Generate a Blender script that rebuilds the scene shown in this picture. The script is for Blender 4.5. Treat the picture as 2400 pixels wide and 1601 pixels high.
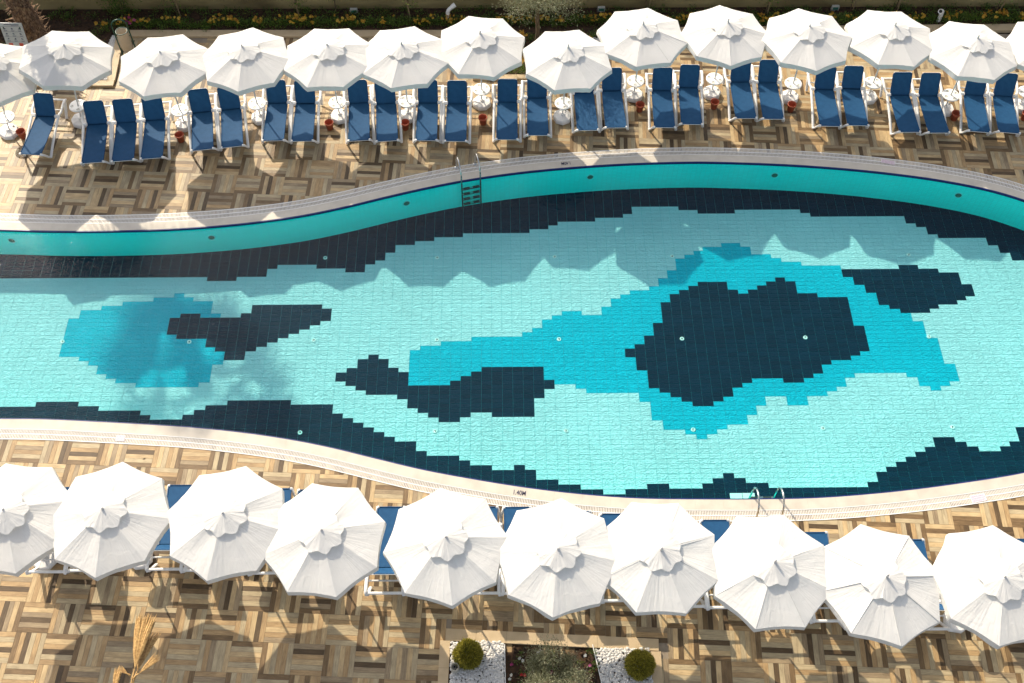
import bpy, bmesh, math, random
from mathutils import Vector, Matrix, noise
from mathutils.geometry import tessellate_polygon
random.seed(7)
for o in list(bpy.data.objects): bpy.data.objects.remove(o)
SC = bpy.context.scene; COL = SC.collection
R = math.radians; PI = math.pi

# ---------------------------------------------------------------- camera
cam_d = bpy.data.cameras.new('camera'); cam = bpy.data.objects.new('camera', cam_d); COL.objects.link(cam)
TH, PSI, RHO = 0.997704455, 0.0216266153, 0.0112026649
F_ = Vector((math.sin(PSI)*math.cos(TH), math.cos(PSI)*math.cos(TH), -math.sin(TH)))
Rt = Vector((math.cos(PSI), -math.sin(PSI), 0)); Up = Rt.cross(F_)
R2 = Rt*math.cos(RHO)+Up*math.sin(RHO); U2 = -Rt*math.sin(RHO)+Up*math.cos(RHO)
M = Matrix((R2, U2, -F_)).transposed().to_4x4(); M.translation = Vector((0, 0, 20.7908787)); cam.matrix_world = M
cam_d.sensor_width = 36; cam_d.lens = 36*2475.16/2400; cam_d.clip_end = 500; cam_d.clip_start = .1
SC.camera = cam
SC.render.resolution_x = 1024; SC.render.resolution_y = 683
# ---------------------------------------------------------------- sky, sun, exposure
SUN_EL, SUN_AZ = 34.3, 32.2            # sun stands behind the far wall, to the left
w = bpy.data.worlds.new('World'); SC.world = w; w.use_nodes = True
nt = w.node_tree; nt.nodes.clear()
sky = nt.nodes.new('ShaderNodeTexSky'); sky.sky_type = 'NISHITA'; sky.sun_disc = False
sky.sun_elevation = R(SUN_EL); sky.sun_rotation = R(-SUN_AZ)
bg = nt.nodes.new('ShaderNodeBackground'); bg.inputs[1].default_value = 0.15
sky.air_density = .8; sky.dust_density = 3.2; sky.ozone_density = .6
hs = nt.nodes.new('ShaderNodeHueSaturation'); hs.inputs['Saturation'].default_value = .52
out = nt.nodes.new('ShaderNodeOutputWorld')
nt.links.new(sky.outputs[0], hs.inputs['Color']); nt.links.new(hs.outputs[0], bg.inputs[0]); nt.links.new(bg.outputs[0], out.inputs[0])
sd = bpy.data.lights.new('sun', 'SUN'); sd.energy = 3.7; sd.angle = R(0.55); sd.color = (1.0, 0.875, 0.69)
sun = bpy.data.objects.new('sun', sd); COL.objects.link(sun)
sun.rotation_euler = Vector((.78, -1.24, -1)).to_track_quat('-Z', 'Y').to_euler()
vs = SC.view_settings; vs.view_transform = 'Standard'; vs.look = 'None'; vs.gamma = 1; vs.use_curve_mapping = False
vs.exposure = 0.64

# ---------------------------------------------------------------- materials
def newmat(name):
    m = bpy.data.materials.new(name); m.use_nodes = True; t = m.node_tree
    b = t.nodes['Principled BSDF']; return m, t, b
def nd(t, k, **kw):
    n = t.nodes.new(k)
    for a, v in kw.items(): setattr(n, a, v)
    return n
def ramp(t, stops, interp='LINEAR'):
    r = nd(t, 'ShaderNodeValToRGB'); r.color_ramp.interpolation = interp
    e = r.color_ramp.elements
    while len(e) < len(stops): e.new(.5)
    for x, (p, c) in zip(e, stops): x.position = p; x.color = (*c, 1)
    return r
def noisy(name, c1, c2, scale=8, rough=.6, bump=0., bscale=None, coord='Object', detail=6, metal=0, spec=.5, stretch=(1, 1, 1), contrast=(.3, .7), c3=None):
    m, t, b = newmat(name); L = t.links.new
    tc = nd(t, 'ShaderNodeTexCoord') if coord != 'World' else nd(t, 'ShaderNodeNewGeometry')
    mp = nd(t, 'ShaderNodeMapping'); mp.inputs['Scale'].default_value = stretch
    L(tc.outputs['Position' if coord == 'World' else coord], mp.inputs[0])
    n = nd(t, 'ShaderNodeTexNoise'); n.inputs['Scale'].default_value = scale; n.inputs['Detail'].default_value = detail
    L(mp.outputs[0], n.inputs['Vector'])
    st = [(contrast[0], c1), (contrast[1], c2)] if c3 is None else [(contrast[0], c1), ((contrast[0]+contrast[1])/2, c3), (contrast[1], c2)]
    r = ramp(t, st); L(n.outputs['Fac'], r.inputs[0]); L(r.outputs[0], b.inputs['Base Color'])
    b.inputs['Roughness'].default_value = rough; b.inputs['Metallic'].default_value = metal
    b.inputs['Specular IOR Level'].default_value = spec
    if bump:
        n2 = nd(t, 'ShaderNodeTexNoise'); n2.inputs['Scale'].default_value = bscale or scale*4; n2.inputs['Detail'].default_value = 4
        L(mp.outputs[0], n2.inputs['Vector'])
        bp = nd(t, 'ShaderNodeBump'); bp.inputs['Strength'].default_value = bump; bp.inputs['Distance'].default_value = .02
        L(n2.outputs['Fac'], bp.inputs['Height']); L(bp.outputs[0], b.inputs['Normal'])
    return m

def cloth_mat():
    m, t, b = newmat('white_canvas'); L = t.links.new
    uv = nd(t, 'ShaderNodeUVMap'); oi = nd(t, 'ShaderNodeObjectInfo')
    mul = nd(t, 'ShaderNodeVectorMath', operation='SCALE'); mul.inputs['Scale'].default_value = 1
    add = nd(t, 'ShaderNodeVectorMath', operation='ADD'); rnd = nd(t, 'ShaderNodeMath', operation='MULTIPLY'); rnd.inputs[1].default_value = 31.
    L(oi.outputs['Random'], rnd.inputs[0]); L(uv.outputs[0], add.inputs[0]); L(rnd.outputs[0], add.inputs[1])
    mp = nd(t, 'ShaderNodeMapping'); mp.inputs['Scale'].default_value = (9, 1.1, 1); L(add.outputs[0], mp.inputs[0])
    n1 = nd(t, 'ShaderNodeTexNoise'); n1.inputs['Scale'].default_value = 1.3; n1.inputs['Detail'].default_value = 3; n1.inputs['Distortion'].default_value = .5
    L(mp.outputs[0], n1.inputs['Vector'])
    tc = nd(t, 'ShaderNodeTexCoord')
    n2 = nd(t, 'ShaderNodeTexNoise'); n2.inputs['Scale'].default_value = 5; n2.inputs['Detail'].default_value = 3; n2.inputs['Distortion'].default_value = 1.2
    L(tc.outputs['Object'], n2.inputs['Vector'])
    b1 = nd(t, 'ShaderNodeBump'); b1.inputs['Strength'].default_value = .32; b1.inputs['Distance'].default_value = .03
    b2 = nd(t, 'ShaderNodeBump'); b2.inputs['Strength'].default_value = .18; b2.inputs['Distance'].default_value = .05
    L(n1.outputs['Fac'], b1.inputs['Height']); L(n2.outputs['Fac'], b2.inputs['Height'])
    L(b1.outputs[0], b2.inputs['Normal']); L(b2.outputs[0], b.inputs['Normal'])
    # soft cloth stains
    n3 = nd(t, 'ShaderNodeTexNoise'); n3.inputs['Scale'].default_value = 1.4; L(tc.outputs['Object'], n3.inputs['Vector'])
    r = ramp(t, [(.35, (.76, .75, .715)), (.65, (.80, .79, .76))]); L(n3.outputs['Fac'], r.inputs[0]); L(r.outputs[0], b.inputs['Base Color'])
    b.inputs['Roughness'].default_value = .85; b.inputs['Specular IOR Level'].default_value = .2
    tr = nd(t, 'ShaderNodeBsdfTranslucent'); tr.inputs[0].default_value = (.72, .74, .72, 1)
    mx = nd(t, 'ShaderNodeMixShader'); mx.inputs[0].default_value = .27
    L(b.outputs[0], mx.inputs[1]); L(tr.outputs[0], mx.inputs[2]); L(mx.outputs[0], t.nodes['Material Output'].inputs[0])
    return m

def sling_mat():
    m, t, b = newmat('blue_sling_mesh'); L = t.links.new
    tc = nd(t, 'ShaderNodeTexCoord')
    n = nd(t, 'ShaderNodeTexNoise'); n.inputs['Scale'].default_value = 9; n.inputs['Detail'].default_value = 8; L(tc.outputs['Object'], n.inputs['Vector'])
    wv = nd(t, 'ShaderNodeTexNoise'); wv.inputs['Scale'].default_value = 140; L(tc.outputs['Object'], wv.inputs['Vector'])
    r = ramp(t, [(.3, (.007, .053, .135)), (.75, (.019, .096, .22))])
    mx = nd(t, 'ShaderNodeMath', operation='MULTIPLY_ADD'); mx.inputs[1].default_value = .6; L(wv.outputs['Fac'], mx.inputs[0])
    hf = nd(t, 'ShaderNodeMath', operation='MULTIPLY'); hf.inputs[1].default_value = .4; L(n.outputs['Fac'], hf.inputs[0]); L(hf.outputs[0], mx.inputs[2])
    L(mx.outputs[0], r.inputs[0]); L(r.outputs[0], b.inputs['Base Color'])
    b.inputs['Roughness'].default_value = .7; b.inputs['Specular IOR Level'].default_value = .2
    tr = nd(t, 'ShaderNodeBsdfTranslucent'); tr.inputs[0].default_value = (.02, .10, .22, 1)
    mix = nd(t, 'ShaderNodeMixShader'); mix.inputs[0].default_value = .06
    L(b.outputs[0], mix.inputs[1]); L(tr.outputs[0], mix.inputs[2]); L(mix.outputs[0], t.nodes['Material Output'].inputs[0])
    return m

def plank_mat(name, c1, c2):
    m, t, b = newmat(name); L = t.links.new
    uv = nd(t, 'ShaderNodeUVMap'); oi = nd(t, 'ShaderNodeObjectInfo')
    rnd = nd(t, 'ShaderNodeMath', operation='MULTIPLY'); rnd.inputs[1].default_value = 57.
    add = nd(t, 'ShaderNodeVectorMath', operation='ADD')
    L(oi.outputs['Random'], rnd.inputs[0]); L(uv.outputs[0], add.inputs[0]); L(rnd.outputs[0], add.inputs[1])
    mp = nd(t, 'ShaderNodeMapping'); mp.inputs['Scale'].default_value = (3., 26, 1); L(add.outputs[0], mp.inputs[0])
    n = nd(t, 'ShaderNodeTexNoise'); n.inputs['Scale'].default_value = 1.5; n.inputs['Detail'].default_value = 8; n.inputs['Roughness'].default_value = .65; n.inputs['Distortion'].default_value = .6
    L(mp.outputs[0], n.inputs['Vector'])
    n2 = nd(t, 'ShaderNodeTexNoise'); n2.inputs['Scale'].default_value = 3.; n2.inputs['Detail'].default_value = 3; L(add.outputs[0], n2.inputs['Vector'])
    r = ramp(t, [(.25, tuple(x*.62 for x in c1)), (.5, c1), (.75, c2)]); L(n.outputs['Fac'], r.inputs[0])
    mix = nd(t, 'ShaderNodeMix', data_type='RGBA', blend_type='MULTIPLY'); mix.inputs['Factor'].default_value = 1
    r2 = ramp(t, [(.3, (.78, .76, .74)), (.7, (1.1, 1.08, 1.04))]); L(n2.outputs['Fac'], r2.inputs[0])
    L(r.outputs[0], mix.inputs['A']); L(r2.outputs[0], mix.inputs['B']); L(mix.outputs['Result'], b.inputs['Base Color'])
    b.inputs['Roughness'].default_value = .5; b.inputs['Specular IOR Level'].default_value = .3
    bp = nd(t, 'ShaderNodeBump'); bp.inputs['Strength'].default_value = .15; bp.inputs['Distance'].default_value = .004
    L(n.outputs['Fac'], bp.inputs['Height']); L(bp.outputs[0], b.inputs['Normal'])
    return m

def pool_tile_mat(name, c, var, ripple):
    """glazed tile: colour varies a little from tile to tile, an added ripple bump stands in for light focused by the water"""
    m, t, b = newmat(name); L = t.links.new
    g = nd(t, 'ShaderNodeNewGeometry')
    mp = nd(t, 'ShaderNodeMapping'); mp.inputs['Location'].default_value = (-OX/.25, -OY/.125, 0); mp.inputs['Scale'].default_value = (4, 8, 0)
    L(g.outputs['Position'], mp.inputs[0])
    fl = nd(t, 'ShaderNodeVectorMath', operation='FLOOR'); L(mp.outputs[0], fl.inputs[0])
    wn = nd(t, 'ShaderNodeTexWhiteNoise'); L(fl.outputs[0], wn.inputs['Vector'])
    r = ramp(t, [(0, tuple(x*(1-var) for x in c)), (1, tuple(min(1, x*(1+var)) for x in c))]); L(wn.outputs['Value'], r.inputs[0])
    big = nd(t, 'ShaderNodeTexNoise'); big.inputs['Scale'].default_value = .45; big.inputs['Detail'].default_value = 3; L(g.outputs['Position'], big.inputs['Vector'])
    r2 = ramp(t, [(.3, (.94, .94, .94)), (.7, (1.03, 1.03, 1.03))]); L(big.outputs['Fac'], r2.inputs[0])
    mix = nd(t, 'ShaderNodeMix', data_type='RGBA', blend_type='MULTIPLY'); mix.inputs['Factor'].default_value = 1
    L(r.outputs[0], mix.inputs['A']); L(r2.outputs[0], mix.inputs['B']); L(mix.outputs['Result'], b.inputs['Base Color'])
    b.inputs['Roughness'].default_value = .6; b.inputs['Specular IOR Level'].default_value = .04
    rm = nd(t, 'ShaderNodeMapping'); rm.inputs['Rotation'].default_value = (0, 0, .6); rm.inputs['Scale'].default_value = (1, 1.7, 1); L(g.outputs['Position'], rm.inputs[0])
    n = nd(t, 'ShaderNodeTexNoise'); n.inputs['Scale'].default_value = 8.5; n.inputs['Detail'].default_value = 2.6; n.inputs['Distortion'].default_value = 2.2; L(rm.outputs[0], n.inputs['Vector'])
    bp = nd(t, 'ShaderNodeBump'); bp.inputs['Strength'].default_value = ripple; bp.inputs['Distance'].default_value = .075  # imitates the mottled light that water ripples throw on the sunlit floor
    L(n.outputs['Fac'], bp.inputs['Height']); L(bp.outputs[0], b.inputs['Normal'])
    return m

def mosaic_mat():
    m, t, b = newmat('turquoise_wall_mosaic'); L = t.links.new
    uv = nd(t, 'ShaderNodeUVMap')
    br = nd(t, 'ShaderNodeTexBrick'); br.offset = 0; br.inputs['Scale'].default_value = 1
    br.inputs['Brick Width'].default_value = .125; br.inputs['Row Height'].default_value = .06; br.inputs['Mortar Size'].default_value = .003
    br.inputs['Color1'].default_value = (.006, .88, .80, 1); br.inputs['Color2'].default_value = (.007, .93, .86, 1); br.inputs['Mortar'].default_value = (.02, .72, .66, 1)
    L(uv.outputs[0], br.inputs['Vector']); L(br.outputs[0], b.inputs['Base Color']); b.inputs['Roughness'].default_value = .45
    return m

def water_mat():
    m, t, b = newmat('pool_water'); L = t.links.new; t.nodes.remove(b)
    g = nd(t, 'ShaderNodeNewGeometry')
    mp = nd(t, 'ShaderNodeMapping'); mp.inputs['Rotation'].default_value = (0, 0, .5); mp.inputs['Scale'].default_value = (1, 1.5, 1); L(g.outputs['Position'], mp.inputs[0])
    n = nd(t, 'ShaderNodeTexNoise'); n.inputs['Scale'].default_value = 9; n.inputs['Detail'].default_value = 3; n.inputs['Distortion'].default_value = 1.2; L(mp.outputs[0], n.inputs['Vector'])
    # rings left by falling drops
    h = n.outputs['Fac']
    for (x, y) in RINGS:
        d = nd(t, 'ShaderNodeVectorMath', operation='DISTANCE'); d.inputs[1].default_value = (x, y, WL); L(g.outputs['Position'], d.inputs[0])
        s = nd(t, 'ShaderNodeMath', operation='MULTIPLY'); s.inputs[1].default_value = 62; L(d.outputs['Value'], s.inputs[0])
        si = nd(t, 'ShaderNodeMath', operation='SINE'); L(s.outputs[0], si.inputs[0])
        fa = nd(t, 'ShaderNodeMapRange'); fa.inputs['From Min'].default_value = 0; fa.inputs['From Max'].default_value = .62; fa.inputs['To Min'].default_value = .55; fa.inputs['To Max'].default_value = 0
        L(d.outputs['Value'], fa.inputs['Value'])
        ma = nd(t, 'ShaderNodeMath', operation='MULTIPLY_ADD'); L(si.outputs[0], ma.inputs[0]); L(fa.outputs[0], ma.inputs[1]); L(h, ma.inputs[2]); h = ma.outputs[0]
    bp = nd(t, 'ShaderNodeBump'); bp.inputs['Strength'].default_value = .35; bp.inputs['Distance'].default_value = .012; L(h, bp.inputs['Height'])
    # same Fresnel from both sides of the sheet (a real surface bends the light instead of trapping it)
    io = nd(t, 'ShaderNodeMapRange'); io.inputs['To Min'].default_value = 1.24; io.inputs['To Max'].default_value = 1/1.24; L(g.outputs['Backfacing'], io.inputs['Value'])
    fr = nd(t, 'ShaderNodeFresnel'); L(io.outputs[0], fr.inputs['IOR']); L(bp.outputs[0], fr.inputs['Normal'])
    gl = nd(t, 'ShaderNodeBsdfGlossy'); gl.inputs['Roughness'].default_value = .02; L(bp.outputs[0], gl.inputs['Normal'])
    tr = nd(t, 'ShaderNodeBsdfTransparent'); tr.inputs[0].default_value = (.80, .985, .985, 1)
    # light coming up from the floor is partly thrown back down by the underside of the surface
    un = nd(t, 'ShaderNodeMix', data_type='FLOAT'); L(g.outputs['Backfacing'], un.inputs['Factor']); L(fr.outputs[0], un.inputs['A']); un.inputs['B'].default_value = .22
    mx = nd(t, 'ShaderNodeMixShader'); L(un.outputs['Result'], mx.inputs[0]); L(tr.outputs[0], mx.inputs[1]); L(gl.outputs[0], mx.inputs[2])
    L(mx.outputs[0], t.nodes['Material Output'].inputs[0])
    return m

def leaf_mat(name, c1, c2, c3, trans=.35):
    m, t, b = newmat(name); L = t.links.new
    g = nd(t, 'ShaderNodeAttribute'); g.attribute_name = 'tone'
    r = ramp(t, [(0, c1), (.5, c2), (1, c3)]); L(g.outputs['Fac'], r.inputs[0]); L(r.outputs[0], b.inputs['Base Color'])
    b.inputs['Roughness'].default_value = .5
    tr = nd(t, 'ShaderNodeBsdfTranslucent'); L(r.outputs[0], tr.inputs[0])
    mix = nd(t, 'ShaderNodeMixShader'); mix.inputs[0].default_value = trans
    L(b.outputs[0], mix.inputs[1]); L(tr.outputs[0], mix.inputs[2]); L(mix.outputs[0], t.nodes['Material Output'].inputs[0])
    return m

# pool tiling grid (fits the mosaic on the floor)
OX, OY, TX, TY = 0.3079, -0.1738, .25, .125
FLOOR_Z, WL = -1.0, -.05
RINGS = [(7.75, 10.3), (4.78, 10.15), (1.95, 10.1), (10.9, 12.7), (-9.7, 12.5)]

MAT = dict(
    canvas=cloth_mat(), sling=sling_mat(),
    plastic=noisy('white_plastic', (.78, .77, .74), (.84, .83, .80), 6, .4, .03),
    frame=noisy('white_resin_frame', (.74, .73, .70), (.82, .81, .79), 9, .45, .05),
    pole=noisy('painted_pole', (.55, .55, .52), (.66, .65, .62), 14, .4),
    terracotta=noisy('terracotta_plastic', (.36, .075, .030), (.46, .11, .05), 10, .6, .1),
    soil_in=noisy('potting_soil', (.03, .018, .012), (.07, .04, .025), 40, .95, .5),
    navy=noisy('navy_edge_tile', (.006, .012, .09), (.010, .022, .15), 12, .35),
    coping=noisy('beige_coping_stone', (.47, .425, .355), (.57, .52, .435), 3.2, .6, .06, 60, 'World', c3=(.53, .48, .40)),
    grate=noisy('grate_plastic', (.60, .56, .50), (.70, .66, .60), 5, .5, coord='World'),
    gutter=noisy('gutter_channel', (.20, .18, .15), (.28, .25, .21), 5, .8, coord='World'),
    kerb=noisy('sand_kerb_stone', (.46, .345, .20), (.54, .41, .25), 5, .65, .08, 70, 'World'),
    grout=noisy('deck_grout', (.20, .16, .115), (.30, .245, .18), 6, .9, coord='World'),
    soil=noisy('garden_soil', (.018, .010, .005), (.085, .042, .018), 9, .95, .8, 30, 'World', c3=(.05, .025, .011)),
    concrete=noisy('rendered_wall', (.15, .11, .045), (.40, .31, .14), 1.1, .9, .25, 18, 'World', stretch=(.5, 1, 1.4), c3=(.27, .21, .09), detail=9),
    pebble=noisy('white_pebble', (.44, .42, .39), (.78, .76, .72), 30, .6, .1, coord='World'),
    steel=noisy('polished_steel', (.55, .54, .50), (.66, .65, .62), 8, .18, metal=1),
    tread=noisy('black_rubber_tread', (.02, .02, .02), (.05, .05, .05), 30, .6),
    green=noisy('green_enamel', (.006, .045, .03), (.01, .08, .05), 8, .35),
    cream=noisy('cream_enamel', (.50, .42, .30), (.58, .49, .36), 8, .5),
    ltgrey=noisy('light_grey_plastic', (.42, .42, .38), (.55, .55, .50), 9, .5),
    dark=noisy('dark_void', (.012, .012, .012), (.03, .03, .03), 9, .7),
    inlet=noisy('inlet_fitting', (.60, .80, .75), (.68, .86, .82), 9, .4),
    ringteal=noisy('teal_lamp_ring', (.05, .72, .68), (.08, .80, .76), 9, .4),
    lens=noisy('lamp_lens', (.035, .14, .10), (.06, .20, .15), 14, .25),
    bark=noisy('bark', (.07, .045, .025), (.19, .13, .075), 12, .95, .8, 30, stretch=(1, 1, .3)),
    stake=noisy('wooden_stake', (.22, .15, .08), (.34, .25, .14), 14, .8, .3),
    fibre=noisy('palm_fibre', (.05, .028, .014), (.34, .22, .12), 26, .95, .8, 40, stretch=(1, 1, .4), c3=(.15, .085, .045)),
    dry=noisy('dried_palm_leaf', (.26, .13, .035), (.56, .36, .13), 30, .7, .2),
    sign=noisy('sign_board', (.42, .44, .43), (.50, .52, .50), 5, .4),
    ink=noisy('sign_ink', (.05, .06, .10), (.10, .11, .16), 30, .5),
    red=noisy('sign_red', (.50, .06, .03), (.60, .09, .05), 10, .5),
    pink=noisy('pink_print', (.60, .50, .54), (.74, .68, .68), 22, .6),
    pinkink=noisy('pink_ink', (.52, .32, .42), (.60, .40, .48), 22, .6),
    navyink=noisy('navy_paint', (.008, .008, .045), (.014, .014, .07), 9, .5),
    conc2=noisy('pot_concrete', (.36, .33, .26), (.48, .44, .36), 16, .8, .2),
    olive=leaf_mat('olive_leaves', (.10, .105, .045), (.24, .245, .13), (.48, .48, .32)),
    thuja=leaf_mat('thuja_leaves', (.10, .11, .015), (.36, .32, .045), (.66, .57, .09), .45),
    hedge=leaf_mat('hedge_leaves', (.035, .075, .010), (.10, .19, .022), (.24, .31, .05)),
    yellow=leaf_mat('yellow_petals', (.35, .16, .01), (.60, .33, .02), (.75, .50, .06)),
    pinkfl=leaf_mat('pink_petals', (.30, .02, .10), (.45, .04, .2), (.6, .15, .35)),
    whitefl=leaf_mat('white_petals', (.6, .58, .5), (.75, .74, .68), (.85, .85, .8)),
    redfl=leaf_mat('red_petals', (.4, .01, .01), (.5, .02, .02), (.6, .05, .03)),
    frond=leaf_mat('palm_leaves', (.02, .04, .012), (.05, .09, .025), (.10, .14, .04)),
)
MAT['mosaic'] = mosaic_mat(); MAT['water'] = water_mat()
MAT['t_light'] = pool_tile_mat('aqua_tile', (.40, .69, .72), .02, .70)
MAT['t_mid'] = pool_tile_mat('cyan_tile', (.003, .44, .58), .03, .65)
MAT['t_dark'] = pool_tile_mat('petrol_tile', (.002, .022, .042), .14, .25)
MAT['t_grout'] = pool_tile_mat('aqua_grout', (.14, .60, .62), 0, .2)
PL = [plank_mat('plank_pale_grey', (.42, .34, .21), (.52, .43, .275)),
      plank_mat('plank_tan', (.385, .26, .13), (.50, .36, .19)),
      plank_mat('plank_warm_beige', (.49, .36, .195), (.60, .46, .265)),
      plank_mat('plank_mid_brown', (.175, .113, .055), (.27, .18, .095)),
      plank_mat('plank_dark_brown', (.095, .062, .032), (.155, .105, .056)),
      plank_mat('plank_grey_brown', (.29, .22, .135), (.38, .295, .185))]

# ---------------------------------------------------------------- mesh helpers
class MB:
    def __init__(s): s.v = []; s.f = []; s.mi = []; s.uv = []; s.sm = []
    def add(s, vs, fs, mi=0, smooth=False, uvs=None):
        o = len(s.v); s.v.extend([tuple(v) for v in vs])
        for k, f in enumerate(fs):
            s.f.append(tuple(i+o for i in f)); s.mi.append(mi); s.sm.append(smooth); s.uv.append(uvs[k] if uvs else None)
    def box(s, c, d, rz=0, mi=0, bottom=True, M=None):
        x, y, z = (a/2 for a in d); vs = [Vector((i*x, j*y, k*z)) for k in (-1, 1) for j in (-1, 1) for i in (-1, 1)]
        if M is None:
            cs, sn = math.cos(rz), math.sin(rz)
            vs = [Vector((v.x*cs-v.y*sn+c[0], v.x*sn+v.y*cs+c[1], v.z+c[2])) for v in vs]
        else: vs = [M @ (v+Vector(c)) for v in vs]
        fs = [(4, 5, 7, 6), (0, 1, 5, 4), (1, 3, 7, 5), (3, 2, 6, 7), (2, 0, 4, 6)] + ([(1, 0, 2, 3)] if bottom else [])
        s.add(vs, fs, mi)
    def tube(s, pts, r, n=8, flat=(1, 1), cap=True, mi=0, up=Vector((0, 0, 1)), smooth=True):
        pts = [Vector(p) for p in pts]; rs = r if isinstance(r, (list, tuple)) else [r]*len(pts)
        vs = []; k = len(pts)
        for i, p in enumerate(pts):
            t = (pts[min(i+1, k-1)]-pts[max(i-1, 0)]).normalized()
            u = up if abs(t.dot(up)) < .98 else Vector((0, 1, 0))
            a = t.cross(u).normalized(); b = a.cross(t).normalized()
            for j in range(n):
                th = 2*PI*j/n; vs.append(p+a*math.cos(th)*rs[i]*flat[0]+b*math.sin(th)*rs[i]*flat[1])
        fs = [(i*n+j, i*n+(j+1) % n, (i+1)*n+(j+1) % n, (i+1)*n+j) for i in range(k-1) for j in range(n)]
        s.add(vs, fs, mi, smooth)
        if cap:
            s.add(vs[:n], [tuple(range(n))], mi); s.add(vs[-n:], [tuple(reversed(range(n)))], mi)
    def lathe(s, prof, n=24, c=(0, 0, 0), mi=0, smooth=True, rot=0, closed_top=False):
        vs = [(c[0]+r*math.cos(2*PI*j/n+rot), c[1]+r*math.sin(2*PI*j/n+rot), c[2]+z) for r, z in prof for j in range(n)]
        fs = [(i*n+j, i*n+(j+1) % n, (i+1)*n+(j+1) % n, (i+1)*n+j) for i in range(len(prof)-1) for j in range(n)]
        s.add(vs, fs, mi, smooth)
        if closed_top: s.add(vs[-n:], [tuple(range(n))], mi)
    def mesh(s, name, mats):
        me = bpy.data.meshes.new(name); me.from_pydata(s.v, [], s.f)
        for m in mats: me.materials.append(MAT[m] if isinstance(m, str) else m)
        me.polygons.foreach_set('material_index', s.mi); me.polygons.foreach_set('use_smooth', s.sm)
        if any(u is not None for u in s.uv):
            lay = me.uv_layers.new(name='UVMap'); d = []
            for f, u in zip(s.f, s.uv):
                for k in range(len(f)): d.extend(u[k] if u else (0, 0))
            lay.data.foreach_set('uv', d)
        me.update(); return me
    def obj(s, name, mats, parent=None):
        if isinstance(mats, str) or not isinstance(mats, (list, tuple)): mats = [mats]
        return link(name, s.mesh(name, mats), parent)
def link(name, me, parent=None):
    o = bpy.data.objects.new(name, me); COL.objects.link(o); o.parent = parent; return o
def tag(o, label=None, cat=None, group=None, kind=None):
    if label: o['label'] = label
    if cat: o['category'] = cat
    if group: o['group'] = group
    if kind: o['kind'] = kind
    return o
def thing(name, label, cat, loc=(0, 0, 0), rz=0, group=None):
    o = bpy.data.objects.new(name, None); COL.objects.link(o); o.location = loc; o.rotation_euler = (0, 0, rz)
    o.empty_display_size = .1
    return tag(o, label, cat, group)
CH = {}
def children(o): return [c for c in CH.get(o.name, [])]
def copy_tree(root, loc, rz, label):
    def rec(o, par):
        c = o.copy(); COL.objects.link(c); c.parent = par
        for ch in KIDS.get(o, []): rec(ch, c)
        return c
    r = rec(root, None); r.location = loc; r.rotation_euler = (0, 0, rz); r['label'] = label; return r
KIDS = {}
def part(mb, name, mats, parent):
    o = mb.obj(name, mats, parent); KIDS.setdefault(parent, []).append(o); return o
ORD = ['first', 'second', 'third', 'fourth', 'fifth', 'sixth', 'seventh', 'eighth', 'ninth', 'tenth', 'eleventh', 'twelfth', 'thirteenth', 'fourteenth']

# ---------------------------------------------------------------- pool outline
NC = [(-18, 16.95), (-16, 16.92), (-14.2, 16.87), (-12.49, 16.84), (-11.4, 16.79), (-10.23, 16.77), (-9.09, 16.79), (-8.14, 16.83), (-7.07, 16.92), (-6.12, 17.04), (-5.04, 17.23), (-3.96, 17.51), (-2.87, 17.85), (-1.77, 18.17), (-0.74, 18.42), (0.35, 18.62), (1.21, 18.74), (2.36, 18.86), (3.51, 18.94), (4.66, 18.98), (5.6, 18.98), (7.1, 18.91), (8.23, 18.82), (9.36, 18.69), (10.47, 18.52), (11.56, 18.30), (12.63, 18.0), (13.52, 17.62), (14.5, 17.05), (15.4, 16.3), (16.1, 15.3), (16.4, 14.2)]
SCV = [(-18, 11.4), (-15, 11.47), (-13, 11.5), (-11.15, 11.47), (-10.18, 11.45), (-9.01, 11.38), (-7.74, 11.29), (-6.79, 11.21), (-5.61, 11.06), (-4.58, 10.88), (-3.7, 10.68), (-2.72, 10.41), (-1.64, 10.12), (-0.51, 9.88), (0.35, 9.72), (1.19, 9.59), (2.13, 9.48), (3.08, 9.41), (4.34, 9.38), (5.72, 9.37), (6.99, 9.40), (8.48, 9.52), (9.92, 9.70), (11.39, 9.94), (12.8, 10.3), (14.2, 10.85), (15.3, 11.6), (16.05, 12.7)]
def catmull(P, step=.15):
    out = []
    for i in range(len(P)-1):
        p0, p1, p2, p3 = (Vector(P[max(0, min(len(P)-1, k))]) for k in (i-1, i, i+1, i+2))
        n = max(2, int((p2-p1).length/step))
        for k in range(n):
            t = k/n
            out.append(.5*((2*p1)+(p2-p0)*t+(2*p0-5*p1+4*p2-p3)*t*t+(3*p1-p0-3*p2+p3)*t**3))
    out.append(Vector(P[-1])); return out
ring_full = catmull(NC+list(reversed(SCV)))      # clockwise: north edge going right, south edge coming back left
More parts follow.
